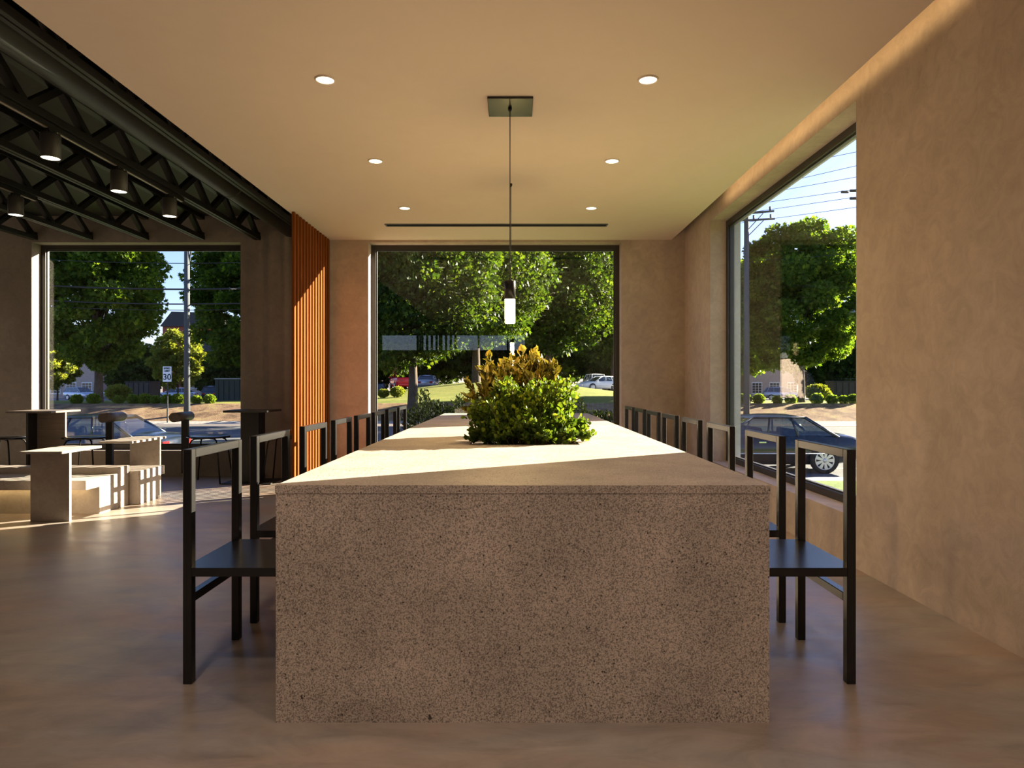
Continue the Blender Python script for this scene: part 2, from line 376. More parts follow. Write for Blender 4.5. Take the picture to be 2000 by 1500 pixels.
# outer lining of the right window reveal, the grey jamb outside the frame
def window(n, x0, x1, y0, y1, along):
    """fixed pane with a dark frame; along = 'x' (in the back wall) or 'y' (in the right wall)"""
    root = bpy.data.objects.new('window_%d' % n, None); COL.objects.link(root); struct(root)
    root.location = ((x0+x1)/2, (y0+y1)/2, ZS)
    ox, oy, oz = root.location
    f = MB(); t = .055
    def bx(a0, a1, z0, z1, inset=0):
        if along == 'x': f.box(a0-ox, a1-ox, y0-oy+inset, y1-oy-inset, z0-oz, z1-oz)
        else: f.box(x0-ox+inset, x1-ox-inset, a0-oy, a1-oy, z0-oz, z1-oz)
    a0, a1 = (x0, x1) if along == 'x' else (y0, y1)
    bx(a0, a0+t, ZS, ZT); bx(a1-t, a1, ZS, ZT); bx(a0+t, a1-t, ZT-t, ZT); bx(a0+t, a1-t, ZS, ZS+t)
    g = .012   # glazing bead
    bx(a0+t, a0+t+g, ZS+t, ZT-t, .02); bx(a1-t-g, a1-t, ZS+t, ZT-t, .02); bx(a0+t+g, a1-t-g, ZT-t-g, ZT-t, .02); bx(a0+t+g, a1-t-g, ZS+t, ZS+t+g, .02)
    f.build('window_frame', M['frame'], root)
    p = MB()
    if along == 'x': p.box(a0+t-ox, a1-t-ox, -.005, .005, t, ZT-ZS-t)
    else: p.box(-.005, .005, a0+t-oy, a1-t-oy, t, ZT-ZS-t)
    p.build('pane', M['glass'], root)
    return root
window(1, W1[0], W1[1], 8.31, 8.38, 'x')
window(2, W2[0], W2[1], 8.31, 8.38, 'x')
window(3, 2.207, 2.275, YN, YF, 'y')
mb = MB()
mb.box(2.276, XRO+.002, YF-.012, YF, ZS, ZT).box(2.276, XRO+.002, YN, YN+.012, ZS, ZT).box(2.276, XRO+.03, YN, YF, ZS-.03, ZS+.02).box(2.276, XRO+.002, YN, YF, ZT-.012, ZT)
struct(mb.build('trim_1', M['outer']))
# clerestory window at the back of the room, seen mirrored in the glass
root = bpy.data.objects.new('window_4', None); COL.objects.link(root); struct(root); root.location = (-1.875, YB-.15, 2.1)
f = MB()
for x in (-2.2, -1.0, -.4, .8, 1.7): f.box(x-.025, x+.025, -.04, .04, .04, .5)
for k in range(9): f.box(-1.10+k*.145, -1.035+k*.145, .04, .10, .04, .5)
f.box(-2.225, 2.225, -.04, .04, 0, .04).box(-2.225, 2.225, -.04, .04, .5, .54)
f.build('window_frame', M['frame'], root); MB().box(-2.2, 2.2, -.005, .005, .04, .5).build('pane', M['frosted'], root)

# cove light along the right wall
r = thing('cove_light', 'warm strip of light hidden in the slot along the right wall', 'cove light', (XC+.014, 2.0, 2.875))
MB().box(-.0135, .030, -6.0, 4.6, -.012, 0).build('housing', M['frame'], r)
MB().box(-.002, .006, -5.95, 4.55, .001, .022).build('led_strip', M['led'], r)

# linear slot in the ceiling
r = thing('linear_diffuser', 'long black slot air diffuser in the ceiling in front of the middle window', 'air vent', (-.186, 7.375, ZC))
MB().box(-1.2, 1.2, -.055, -.04, -.006, 0).box(-1.2, 1.2, .04, .055, -.006, 0).box(-1.2, -1.185, -.04, .04, -.006, 0).box(1.185, 1.2, -.04, .04, -.006, 0).build('frame', M['frame'], r)
MB().box(-1.185, 1.185, -.04, .04, -.002, 0).box(-1.185, 1.185, -.014, -.010, -.005, -.002).box(-1.185, 1.185, .010, .014, -.005, -.002).build('slot', M['joist'], r)

# ------------------------------------------------------------------ recessed downlights
def downlight(loc, label):
    t = thing('recessed_downlight', label, 'ceiling light', loc, 0, 'round recessed downlights in the pale ceiling')
    MB().lathe([(.048, -.001), (.050, -.008), (.057, -.008), (.060, 0)], 40).build('trim_ring', M['ceiling'], t)
    MB().lathe([(0.0001, -.004), (.048, -.004)], 40).build('lens', M['lamp_disc'], t, fixn=False)
    return t
def spot(parent, loc, e, color=(1, .80, .58), size=130, blend=.9, rad=.045):
    l = bpy.data.lights.new('lamp_light', 'SPOT'); l.energy = e; l.color = color; l.spot_size = math.radians(size); l.spot_blend = blend; l.shadow_soft_size = rad
    o = bpy.data.objects.new('lamp_light', l); COL.objects.link(o); o.parent = parent; o.location = loc; return o
rows = [(6.657, 'far'), (5.253, 'middle'), (3.85, 'near'), (2.45, 'second'), (1.05, 'third'), (-.35, 'fourth'), (-1.75, 'fifth')]  # rows out of view are fill lamps, added to light the near zone
proto = None
for d, nm in rows:
    for x, sd in ((-1.062, 'left'), (.758, 'right')):
        if nm in ('far', 'middle', 'near'):
            lab = {'far': 'smallest, farthest round downlight of the %s row, just before the slot diffuser', 'middle': 'middle round downlight of the %s row in the ceiling',
                   'near': 'largest, nearest round downlight of the %s row, level with the black ceiling plate'}[nm] % sd
        else: lab = 'round fill downlight added to the %s row out of view, %s row position' % (sd, nm)
        if proto is None:
            proto = downlight((x, d, ZC), lab); lo = spot(proto, (0, 0, -.02), 8)
            rear_fill_light = lo.data.copy(); rear_fill_light.energy = 62; rear_fill_light.color = (1, .80, .64); rear_fill_light.spot_size = math.radians(150); rear_fill_light.shadow_soft_size = .12
        else:
            c = dup(proto, None, (x, d, ZC), label=lab)
            if d < 2:                    # stronger unseen lamps added to light the near floor and table front
                for k in children(c):
                    if k.type == 'LIGHT': k.data = rear_fill_light

# ------------------------------------------------------------------ pendants
def pendant(y, label, ztop, zmid, zbot, plate):
    t = thing('pendant_lamp', label, 'pendant lamp', (-.022, y, ZC))
    if plate: MB().bbox(-.135, .14, -.135, .14, -.016, 0, .002).build('ceiling_plate', M['black'], t)
    MB().lathe([(.0001, -.016), (.012, -.016), (.012, -.03), (.004, -.045), (.0001, -.045)], 20).build('cable_grip', M['black'], t)
    MB().tube([(0, 0, -.0155), (0, 0, ztop-ZC+.001)], .0028, 8).build('cable', M['black'], t)
    MB().lathe([(.0001, ztop-ZC), (.034, ztop-ZC), (.035, ztop-ZC-.002), (.035, zmid-ZC), (.030, zmid-ZC), (.030, ztop-ZC-.03), (.0001, ztop-ZC-.03)], 36).build('housing', M['black'], t)
    MB().lathe([(.0001, zmid-ZC+.03), (.0305, zmid-ZC+.02), (.0305, zbot-ZC+.004), (.028, zbot-ZC), (.0001, zbot-ZC)], 36).build('glowing_tube', M['pendant_glow'], t)
    l = bpy.data.lights.new('pendant_light', 'POINT'); l.energy = PEND if plate else PEND*.6; l.color = (1, .64, .25); l.shadow_soft_size = .03
    o = bpy.data.objects.new('pendant_light', l); COL.objects.link(o); o.parent = t; o.location = (0, 0, (zmid+zbot)/2-ZC-.12)
    o.location = (0, 0, zbot-ZC-.035)
    return t
PEND = 10
pendant(4.21, 'slim black pendant with glowing tube under the square black ceiling plate', 1.735, 1.621, 1.475, True)
pendant(5.80, 'smaller-looking pendant lamp hanging right behind the front pendant, no ceiling plate', 1.86, 1.76, 1.62, False)

# ------------------------------------------------------------------ dining table
TX0, TX1, TY0, TY1, TZ = -.774, .833, 2.215, 7.69, .771
PX0, PX1, PY0, PY1 = -.24, .36, 3.70, 4.75
r = thing('communal_table', 'long speckled concrete communal table with plants growing in its middle', 'table', ((TX0+TX1)/2, (TY0+TY1)/2, 0))
cx, cy = r.location.x, r.location.y
mb = MB(); o_ = .003
def tb(mb, x0, x1, y0, y1, z0, z1): mb.box(x0-cx, x1-cx, y0-cy, y1-cy, z0, z1)
tb(mb, TX0, TX1, TY0, PY0, TZ-.026, TZ); tb(mb, TX0, TX1, PY1, TY1, TZ-.026, TZ); tb(mb, TX0, PX0, PY0, PY1, TZ-.026, TZ); tb(mb, PX1, TX1, PY0, PY1, TZ-.026, TZ)
# one slab with a hole: front face speckled like the body, top honed
top = MB()
xs = [TX0-cx, PX0-cx, PX1-cx, TX1-cx]; ys = [TY0-cy, PY0-cy, PY1-cy, TY1-cy]
V = [(x, y, z) for z in (TZ-.026, TZ) for y in ys for x in xs]
def vi(i, j, k): return k*16+j*4+i
fs = []; ms = []
for k in (0, 1):
    for j in range(3):
        for i in range(3):
            if i == 1 and j == 1: continue
            q = [vi(i, j, k), vi(i+1, j, k), vi(i+1, j+1, k), vi(i, j+1, k)]; top.add([V[a] for a in q], [(0, 1, 2, 3) if k else (3, 2, 1, 0)], 1 if k else 0)
def side(i0, j0, i1, j1): q = [V[vi(i0, j0, 0)], V[vi(i1, j1, 0)], V[vi(i1, j1, 1)], V[vi(i0, j0, 1)]]; top.add(q, [(0, 1, 2, 3)], 0)
side(0, 0, 3, 0); side(3, 0, 3, 3); side(3, 3, 0, 3); side(0, 3, 0, 0); side(1, 2, 2, 2); side(2, 2, 2, 1); side(2, 1, 1, 1); side(1, 1, 1, 2)
tob = top.build('tabletop', [M['stone'], M['stone_top']], r, fixn=False)
mb = MB(); tb(mb, TX0+.002, TX1-.002, TY0+.002, TY0+.14, 0, TZ-.026); mb.build('end_panel', M['stone'], r)
mb = MB(); tb(mb, TX0+.002, TX1-.002, TY1-.14, TY1-.002, 0, TZ-.026); mb.build('end_panel', M['stone'], r)
mb = MB(); tb(mb, PX0-.04, PX1+.04, TY0+.14, PY0-.04, 0, TZ-.026); tb(mb, PX0-.04, PX1+.04, PY1+.04, TY1-.14, 0, TZ-.026); mb.build('pedestal', M['stone'], r)
mb = MB()
for a in ((PX0-.03, PX0, PY0-.03, PY1+.03), (PX1, PX1+.03, PY0-.03, PY1+.03), (PX0, PX1, PY0-.03, PY0), (PX0, PX1, PY1, PY1+.03)): tb(mb, *a, .0, TZ-.026)
pl = mb.build('planter_box', M['frame'], r)
mb = MB(); tb(mb, PX0, PX1, PY0, PY1, .5, TZ-.02); mb.build('soil', M['soil'], pl)

# ------------------------------------------------------------------ dining chairs
def make_chair():
    """origin on the floor under the middle of the back; +x looks at the table; y across"""
    t = thing('dining_chair', '', 'chair', group='black square-tube chairs along the concrete table')
    b = .033; w = .232; H = .860; q = .0022
    for s in (-1, 1):
        y0, y1 = (-w, -w+b) if s < 0 else (w-b, w)
        MB().bbox(0, b, y0, y1, 0, H, q).build('back_post', M['black'], t)
    MB().bbox(0, b, -w+b, w-b, H-b, H, q).build('top_rail', M['black'], t)
    for s in (-1, 1):
        y0, y1 = (-w, -w+b) if s < 0 else (w-b, w)
        MB().bbox(.44-b, .44, y0, y1, 0, .395, q).build('leg', M['black'], t)
    mb = MB(); z0, z1 = .395, .427
    poly = [(0, -w+b), (b, -w+b), (b, -w), (.445, -w), (.445, w), (b, w), (b, w-b), (0, w-b)]
    mb.prism(poly, z0, z1, 'z'); mb.build('seat', M['black'], t)
    MB().bbox(0, b, -w+b, w-b, .296, .328, q).build('stretcher', M['black'], t)
    return t
dl = [2.498, 3.134, 3.853, 4.52, 5.17, 5.80, 6.43, 7.06]
dr = [2.498, 3.140, 3.857, 4.519, 5.165, 5.80, 6.43, 7.02]
names = ['nearest', 'second nearest', 'third nearest', 'fourth nearest', 'fifth nearest', 'third farthest', 'second farthest', 'farthest']
ch = make_chair(); first = True
for sd, ds in (('left', dl), ('right', dr)):
    for nm, d in zip(names, ds):
        extra = {('left', 'nearest'): ', before the grey floor', ('right', 'nearest'): ', against the right window',
                 ('right', 'farthest'): ', beside the middle window', ('left', 'farthest'): ', in front of the middle window'}.get((sd, nm), '')
        lab = '%s black chair on the %s side of the table%s' % (nm, sd, extra)
        loc = (-1.211, d+.232, 0) if sd == 'left' else (1.254, d+.232, 0)
        rz = 0 if sd == 'left' else PI
        if first: ch.location = loc; ch.rotation_euler[2] = rz; ch['label'] = lab; first = False
        else: dup(ch, None, loc, rz, lab)

# ------------------------------------------------------------------ table plants
def leaves_mesh(name, P, Nn, S, mat, parent, shape='rhomb', asp=.6):
    """P positions, Nn growth directions, S sizes -> one mesh of folded leaves"""
    n = len(P); P = np.asarray(P, float); Dr = np.asarray(Nn, float); Dr /= np.linalg.norm(Dr, axis=1)[:, None]+1e-9
    rnd = np.random.randn(n, 3); side = np.cross(Dr, rnd); side /= np.linalg.norm(side, axis=1)[:, None]+1e-9
    nor = np.cross(side, Dr); S = np.asarray(S, float)[:, None]
    if shape == 'rhomb':
        tpl = [(0, 0, 0), (.5, .42, .10), (0, 1, -.04), (-.5, .42, .10)]; faces = [(0, 1, 2), (0, 2, 3)]
    elif shape == 'maple':   # lobed spray of leaves
        tpl = [(0, 0, 0), (.55, .12, .06), (.36, .42, 0), (.62, .82, .10), (.18, .66, 0), (0, 1.05, -.1), (-.20, .62, 0), (-.60, .80, .08), (-.34, .40, 0), (-.52, .10, .06)]
        faces = [(0, 1, 2), (0, 2, 4), (2, 3, 4), (0, 4, 5), (0, 5, 6), (0, 6, 8), (6, 7, 8), (0, 8, 9)]
    elif shape == 'round':
        tpl = [(0, 0, 0), (.26, .18, .05), (.46, .5, .09), (.38, .82, .04), (0, 1.0, -.03), (-.38, .82, .04), (-.46, .5, .09), (-.26, .18, .05), (0, .5, -.03)]
        faces = [(0, 1, 8), (1, 2, 8), (2, 3, 8), (3, 4, 8), (4, 5, 8), (5, 6, 8), (6, 7, 8), (7, 0, 8)]
    else:                    # heart
        tpl = [(0, 0, 0), (.30, -.10, .03), (.52, .14, .08), (.42, .48, .07), (0, 1.0, -.16), (-.42, .48, .07), (-.52, .14, .08), (-.30, -.10, .03), (0, .45, -.04)]
        faces = [(0, 1, 8), (1, 2, 8), (2, 3, 8), (3, 4, 8), (4, 5, 8), (5, 6, 8), (6, 7, 8), (7, 0, 8)]
    k = len(tpl); V = np.zeros((n, k, 3))
    for i, (a, b, c) in enumerate(tpl): V[:, i] = P+S*(side*a*asp*2*.6+Dr*b+nor*c)
    V = V.reshape(-1, 3); base = (np.arange(n)*k)[:, None, None]
    Fc = (np.asarray(faces)[None]+base).reshape(-1, 3)
    me = bpy.data.meshes.new(name); me.vertices.add(len(V)); me.vertices.foreach_set('co', V.ravel())
    me.loops.add(Fc.size); me.loops.foreach_set('vertex_index', Fc.ravel().astype(np.int32))
    me.polygons.add(len(Fc)); me.polygons.foreach_set('loop_start', np.arange(0, Fc.size, 3, dtype=np.int32))
    try: me.polygons.foreach_set('loop_total', np.full(len(Fc), 3, dtype=np.int32))
    except Exception: pass
    me.update(calc_edges=True); me.validate(); me.materials.append(mat)
    o = bpy.data.objects.new(name, me); COL.objects.link(o)
    if parent: o.parent = parent
    return o
def unit(n):
    v = np.random.randn(n, 3); return v/np.linalg.norm(v, axis=1)[:, None]
def shrub(name, label, loc, clumps, n_per, size, mat, shape, asp, root_c):
    t = thing(name, label, 'plant', loc)
    L = np.array(loc); st = MB(); P = []; Dn = []; S = []
    tot = sum(c[3]**2 for c in clumps)
    for (x, y, z, rr) in clumps:
        c = np.array((x, y, z)); 
        # sprigs: a twig from the root to points in the clump with leaves around its last stretch
        nsp = max(3, int(n_per*rr*rr/tot/9))
        for i in range(nsp):
            u = unit(1)[0]; u[2] = abs(u[2])*.8+.05 if random.random() < .75 else u[2]
            tip = c+u/np.linalg.norm(u)*rr*random.uniform(.5, 1.08)
            if tip[2] < TZ+.006: tip[2] = TZ+.006+random.random()*.03
            bx_ = min(max(root_c[0]+(tip[0]-root_c[0])*random.uniform(.3, .8), PX0+.02), PX1-.02)
            by_ = min(max(root_c[1]+(tip[1]-root_c[1])*random.uniform(.3, .8), PY0+.02), PY1-.02)
            base = np.array((bx_, by_, TZ-.03))
            mid = (base+tip)/2+np.array((0, 0, .15*np.linalg.norm(tip-base)))
            mid[2] = max(mid[2], TZ+.03)
            pts = [base*(1-s)**2+2*mid*s*(1-s)+tip*s*s for s in np.linspace(0, 1, 6)]
            if i % 2 == 0: st.tube([p-L for p in pts], [.0028, .0026, .0022, .0018, .0014, .0008], 4)
            ax = pts[-1]-pts[-2]; ax = ax/np.linalg.norm(ax)
            for k in range(9):
                s = 1-.45*k/9*random.uniform(.8, 1.2); p = base*(1-s)**2+2*mid*s*(1-s)+tip*s*s
                if p[2] < TZ+.004: continue
                v = unit(1)[0]; v = v-ax*v.dot(ax)*.8; d_ = v*.9+ax*.6; d_[2] += .25
                P.append(p-L+v*.004); Dn.append(d_); S.append(size*random.uniform(.6, 1.25))
    st.build('stems', M['stem'], t); leaves_mesh('leaves', P, Dn, S, mat, t, shape, asp)
    return t
def CP(x, y, d, rpx): return (PX(x, d), d, PZ(y, d), rpx*d/F)
gc = [CP(955,822,3.9,44), CP(1000,800,4.05,50), CP(1060,800,4.0,50), CP(1095,780,4.05,36), CP(1080,830,3.9,46), CP(1020,838,3.82,44), CP(940,848,3.8,30),
      CP(1128,842,3.95,30), CP(1150,856,3.9,14), CP(985,762,4.1,26), CP(1106,755,4.1,20), CP(1050,765,4.15,26), CP(975,850,3.78,34), CP(1060,852,3.76,30), CP(1105,852,3.82,28), CP(920,855,3.8,16)]
shrub('leafy_shrub', 'bushy shrub with small round bright green leaves in the front of the table planter', ((PX0+PX1)/2, 3.95, TZ-.02), gc, 9500, .026, M['leaf_green'], 'round', .72, (.08, 4.0))
yc = [CP(955,735,4.4,22), CP(1000,712,4.45,24), CP(1045,712,4.4,22), CP(1075,722,4.4,20), CP(970,768,4.35,38), CP(1030,745,4.4,40), CP(1010,790,4.4,44),
      CP(1042,688,4.4,7), CP(953,698,4.4,6), CP(912,746,4.35,6), CP(1083,712,4.4,7), CP(918,778,4.3,12), CP(925,800,4.3,16), CP(1022,690,4.42,8), CP(1070,760,4.4,26)]
shrub('bronze_leaved_shrub', 'taller shrub with pointed yellow bronze leaves behind the green one on the table', ((PX0+PX1)/2, 4.45, TZ-.02), yc, 2600, .047, M['leaf_yellow'], 'heart', .52, (.02, 4.42))

# ------------------------------------------------------------------ timber slat screen
r = thing('slat_screen', 'tall orange-brown vertical timber slat screen left of the middle window', 'slat screen', (-2.19, 7.42, 0))
pitch = .104
ys_ = [6.815+pitch*i for i in range(13)]
s0 = MB().bbox(-.020, .012, -.022, .022, 0, ZC-.002, .006).build('slat', M['slat'], r)
s0.location = (0, ys_[0]-7.42, 0)
for y in ys_[1:]:
    s = s0.copy(); COL.objects.link(s); s.location = (0, y-7.42, 0)
MB().box(-.040, -.0202, 6.80-7.42, 8.14-7.42, .60, .64).build('rail', M['slat'], r)

# ------------------------------------------------------------------ roof trusses
zb, zt_, per, yend = 2.812, 3.10, .645, 8.13
tr = None
tl = {0: 'half hidden behind the timber slat screen', 1: 'first to the left of the round duct, ending right of the left window'}
ups = None
for i in range(7):
    x = -2.38-.6655*i if i else -2.38
    x = [-2.38, -3.045, -3.71, -4.375, -5.04, -5.70, -6.37][i]
    lab = ['black roof truss nearest the pale ceiling, half hidden behind the timber slats', 'black roof truss directly left of the round duct, carrying the longer track',
           'black roof truss second left of the round duct', 'black roof truss third left of the duct, carrying the left spotlight track',
           'black roof truss fourth left of the duct', 'black roof truss fifth left of the duct, ending at the left window corner', 'leftmost black roof truss at the edge of the picture'][i]
    if tr is None:
        tr = thing('roof_truss', lab, 'roof truss', (x, yend, zb), 0, 'black steel roof trusses on the left')
        np_ = 18; L = np_*per
        mb = MB().bbox(-.036, -.005, -L, 0, 0, .052, .002).bbox(.005, .036, -L, 0, 0, .052, .002).box(-.005, .005, -L, 0, .012, .04); mb.build('bottom_chord', M['joist'], tr)
        mb = MB().bbox(-.032, .032, -L, 0, zt_-zb-.045, zt_-zb, .002); mb.build('top_chord', M['joist'], tr)
        MB().box(-.030, .030, -.035, 0, .0525, .09).build('end_plate', M['joist'], tr)
        h = zt_-zb-.02; a = .324
        def diag(y0, z0, y1, z1):
            d = Vector((0, y1-y0, z1-z0)); n = Vector((0, -d.z, d.y)).normalized()*.024; v = []
            for sx in (-.026, .026):
                for (yy, zz) in ((y0, z0), (y1, z1)):
                    for sg in (-1, 1): v.append((sx, yy+n.y*sg, zz+n.z*sg))
            return MB().add(v, [(0, 1, 3, 2), (4, 6, 7, 5), (0, 2, 6, 4), (1, 5, 7, 3), (0, 4, 5, 1), (2, 3, 7, 6)])
        dA = diag(-.03, .045, -a, h).build('web_bar', M['joist'], tr)
        dB = diag(-a, h, -per-.0, .03).build('web_bar', M['joist'], tr)
        for k in range(1, np_):
            for o in (dA, dB):
                c = o.copy(); COL.objects.link(c); c.location = (0, -k*per, 0)
    else: dup(tr, None, (x, yend, zb), label=lab)
r = thing('ventilation_duct', 'thick round black ventilation duct running along the pale ceiling edge', 'duct', (-2.655, 8.14, 2.972))
mb = MB().tube([(0, 0, 0), (0, -11.5, 0)], .122, 48)
mb.build('pipe', M['duct'], r)
MB().lathe([(.1225, -.012), (.125, -.010), (.125, .010), (.1225, .012)], 48, (0, -1.75, 0), axis='y').build('joint_band', M['duct'], r)

# ------------------------------------------------------------------ spotlight tracks and spotlights
def track(x, y0, y1, label):
    t = thing('light_track', label, 'light track', (x, (y0+y1)/2, 2.811), 0, 'black lighting tracks under the trusses')
    L = (y1-y0)/2
    MB().bbox(-.018, .018, -L, L, -.034, 0, .002).build('rail', M['joist'], t)
    MB().box(-.009, .009, -L+.01, L-.01, -.0375, -.0342).build('groove', plain('track_inner', (.22, .18, .15), .4, .3), t)
track(-3.05, -2.5, 6.29, 'longer black light track under the truss beside the round duct')
track(-4.38, -2.5, 6.26, 'shorter-looking black light track at the far left under the third truss')
def spotlight(loc, label):
    t = thing('track_spotlight', label, 'spotlight', loc, 0, 'black cylinder spotlights on the tracks')
    MB().bbox(-.016, .016, -.04, .04, -.03, .002, .002).build('track_adapter', M['joist'], t)
    mb = MB().lathe([(.0001, -.028), (.045, -.028), (.057, -.034), (.060, -.042), (.060, -.19), (.056, -.193), (.055, -.186), (.0001, -.186)], 40)
    for k in range(14):
        a = 2*PI*k/14; mb.box(.052*math.cos(a)-.0025, .052*math.cos(a)+.0025, .052*math.sin(a)-.0025, .052*math.sin(a)+.0025, -.034, -.022)
    mb.build('housing', plain('matt_black_housing', (.035, .034, .033), .5) if 'matt_black_housing' not in bpy.data.materials else bpy.data.materials['matt_black_housing'], t)
    MB().lathe([(.0001, -.1880), (.0545, -.1880)], 40).build('lens', M['lamp_disc'], t, fixn=False)
    return t
sp = spotlight((-3.05, 4.497, 2.7775), 'largest, nearest black cylinder spotlight on the longer track'); spot(sp, (0, 0, -.2), 2.5, size=110)
dup(sp, None, (-3.05, 5.277, 2.7775), label='middle black cylinder spotlight on the longer track')
dup(sp, None, (-3.05, 6.055, 2.7775), label='farthest black cylinder spotlight at the far end of the longer track')
dup(sp, None, (-4.38, 6.007, 2.7775), label='black cylinder spotlight at the left edge on the other track')

# ------------------------------------------------------------------ lounge benches, tables and chairs on the left
XB = -3.51
def bench(name, poly, x0, x1, label):
    t = thing(name, label, 'bench', ((x0+x1)/2, poly[0][0], 0))
    return t
t = thing('concrete_bench', 'front low concrete bench with an overhanging seat and warm light below it', 'bench', (-5.4, 5.83, 0))
MB().bbox(-1.9, 1.89, -.225, .225, .228, .305, .003).build('seat_slab', M['concrete'], t)
MB().box(-1.9, 1.89, -.04, .225, 0, .228).build('base', M['concrete'], t)
MB().box(-1.85, 1.80, -.10, -.08, .224, .2278).build('led_strip', M['led'], t)
t = thing('bench_divider', 'slightly higher concrete block standing behind the front concrete bench', 'bench', (-5.4, 6.14, 0))
MB().bbox(-1.9, 1.89, -.084, .085, 0, .36, .003).build('block', M['concrete'], t)
MB().bbox(-1.9, 1.895, .0852, .09, .0, .36, .001).build('back_board', M['veneer'], t)
t = thing('concrete_bench', 'rear concrete bench striped by sun, its seat overhanging toward the window', 'bench', (-5.35, 6.45, 0))
MB().bbox(-1.95, 1.93, -.218, .235, .222, .305, .003).build('seat_slab', M['concrete'], t)
MB().box(-1.95, 1.93, -.218, .12, 0, .222).build('base', M['concrete'], t)

def side_table(loc, x0, x1, y0, y1, H, label, panel_y, fin=True):
    t = thing('side_table', label, 'table', loc, 0, 'small slab-top side tables by the benches'); lx, ly = loc[0], loc[1]
    MB().bbox(x0-lx, x1-lx, y0-ly, y1-ly, H-.02, H, .002).build('tabletop', M['concrete'], t)
    MB().bbox(x0-lx, x1-.012-lx, panel_y-ly, panel_y+.025-ly, 0, H-.02, .001).build('panel_leg', M['concrete'], t)
    return t
side_table((-3.70, 5.47, 0), -3.865, -3.54, 5.34, 5.87, .571, 'nearest low slab table, its flat panel leg standing before the front bench', 5.46)
t = side_table((-3.65, 6.80, 0), -3.80, -3.49, 6.25, 6.86, .575, 'low slab table between the benches and the window, top edge dotted with sun', 6.76)

def cafe_table(loc, w2, dp, H, colw, label, veneer):
    t = thing('cafe_table', label, 'table', loc)
    MB().bbox(-w2, w2, -dp, dp, H-.022, H, .002).build('tabletop', M['steel_brown'] if veneer else M['black'], t)
    if veneer:
        MB().bbox(-.07, .24, -.012, .012, 0, H-.022, .001).build('panel_leg', M['veneer'], t)
        MB().bbox(-.095, -.071, -.15, .15, 0, H-.022, .001).build('side_panel', M['black'], t)
    else:
        MB().bbox(-colw, colw, -.1, .1, .012, H-.022, .002).build('pedestal', M['joist'], t)
        MB().bbox(-.27, .27, -.22, .22, 0, .012, .002).build('base_plate', M['joist'], t)
    return t
cafe_table((-5.19, 7.55, 0), .245, .25, .81, .1, 'tall square-topped cafe table with wood panel leg at the left window edge', True)
cafe_table((-2.93, 7.68, 0), .235, .25, .81, .1, 'dark cafe table on a square pedestal before the wall beside the slats', False)

def lounge_chair(loc, rz, label):
    """origin under the backrest; seat toward +x"""
    t = thing('cafe_chair', label, 'chair', loc, rz, 'wire-leg chairs with a cylinder backrest')
    MB().tube([(0, -.19, .734), (0, .19, .734)], .052, 32).build('backrest', M['steel_brown'], t)
    MB().bbox(-.0, .072, -.02, .02, .10, .70, .002).build('back_post', M['duct'], t)
    mb = MB().lathe([(.0001, .523), (.20, .523), (.225, .517), (.232, .509), (.225, .501), (.20, .498), (.0001, .498)], 40, (.30, 0, 0)); mb.build('seat', M['black'], t)
    for sx in (-1, 1):
        for sy in (-1, 1):
            c = Vector((.30, 0, 0)); 
            p = [c+Vector((sx*.03, sy*.03, .490)), c+Vector((sx*.11, sy*.10, .490)), c+Vector((sx*.135, sy*.12, .475)), c+Vector((sx*.15, sy*.135, .44)), c+Vector((sx*.20, sy*.17, .001))]
            MB().tube(p, .0085, 8).build('leg', M['joist'], t)
    return t
lc = lounge_chair((-3.72, 7.66, 0), 0, 'cylinder-back chair facing the dark cafe table, before the window')
dup(lc, None, (-4.43, 7.55, 0), PI, 'cylinder-back chair facing left toward the wood-panel cafe table')
dup(lc, None, (-5.90, 7.50, 0), 0, 'chair cut by the left picture edge, round seat beside the wood-panel table')
dup(lc, None, (-2.30, 7.78, 0), PI, 'chair half hidden behind the timber slats, right of the dark cafe table')

# ------------------------------------------------------------------ outdoors: ground
def lerp(a, b, t): return a+(b-a)*t
def smooth(t): t = min(1, max(0, t)); return t*t*(3-2*t)
PR = [(-50, -.2), (9.2, -.2), (12, -.7), (14.7, -1.05), (16, -1.08), (16.01, -1.13), (36, -1.13), (36.01, -1.0), (37.2, -.78), (40.3, -.08), (42, -.02), (60, -.35), (90, -1.0), (120, -1.3), (220, -1.5)]
def prof(y):
    for (a, za), (b, zb_) in zip(PR, PR[1:]):
        if y <= b: return lerp(za, zb_, (y-a)/(b-a))
    return PR[-1][1]
def TZf(x, y):
    z = prof(y)
    if y > 36.6: z += 1.9*math.exp(-((x+1.0)/11.0)**2)*smooth((y-38)/26)
    return z
def terrain(name, x0, x1, y0, y1, nx, ny, mat, dz=0):
    mb = MB(); v = []; f = []
    for j in range(ny+1):
        for i in range(nx+1):
            x = lerp(x0, x1, i/nx); y = lerp(y0, y1, j/ny); v.append((x, y, TZf(x, y)+dz))
    for j in range(ny):
        for i in range(nx): a = j*(nx+1)+i; f.append((a, a+1, a+nx+2, a+nx+1))
    mb.add(v, f, 0, True); o = mb.build(name, mat, fixn=False); return struct(o)
terrain('ground_lawn', -70, 90, DO+.02, 14.7, 40, 24, M['grass'])
terrain('ground_side_lawn', XRO+.01, 90, -40, DO+.02, 30, 4, M['grass'])
terrain('ground_pavement', -110, 120, 14.7, 16.0, 30, 2, M['pavement'])
terrain('ground_street', -140, 160, 16.02, 36.0, 30, 4, M['asphalt'])
terrain('ground_kerb', -140, 160, 36.02, 36.6, 30, 2, M['pavement'])
o = terrain('mulch_bank', -140, 160, 36.6, 40.6, 300, 14, M['mulch'])
terrain('ground_far_lawn', -160, 200, 40.6, 62, 80, 24, M['lawn_yellow'])
terrain('ground_parking_lot', -200, 260, 62, 230, 60, 30, M['lot'])
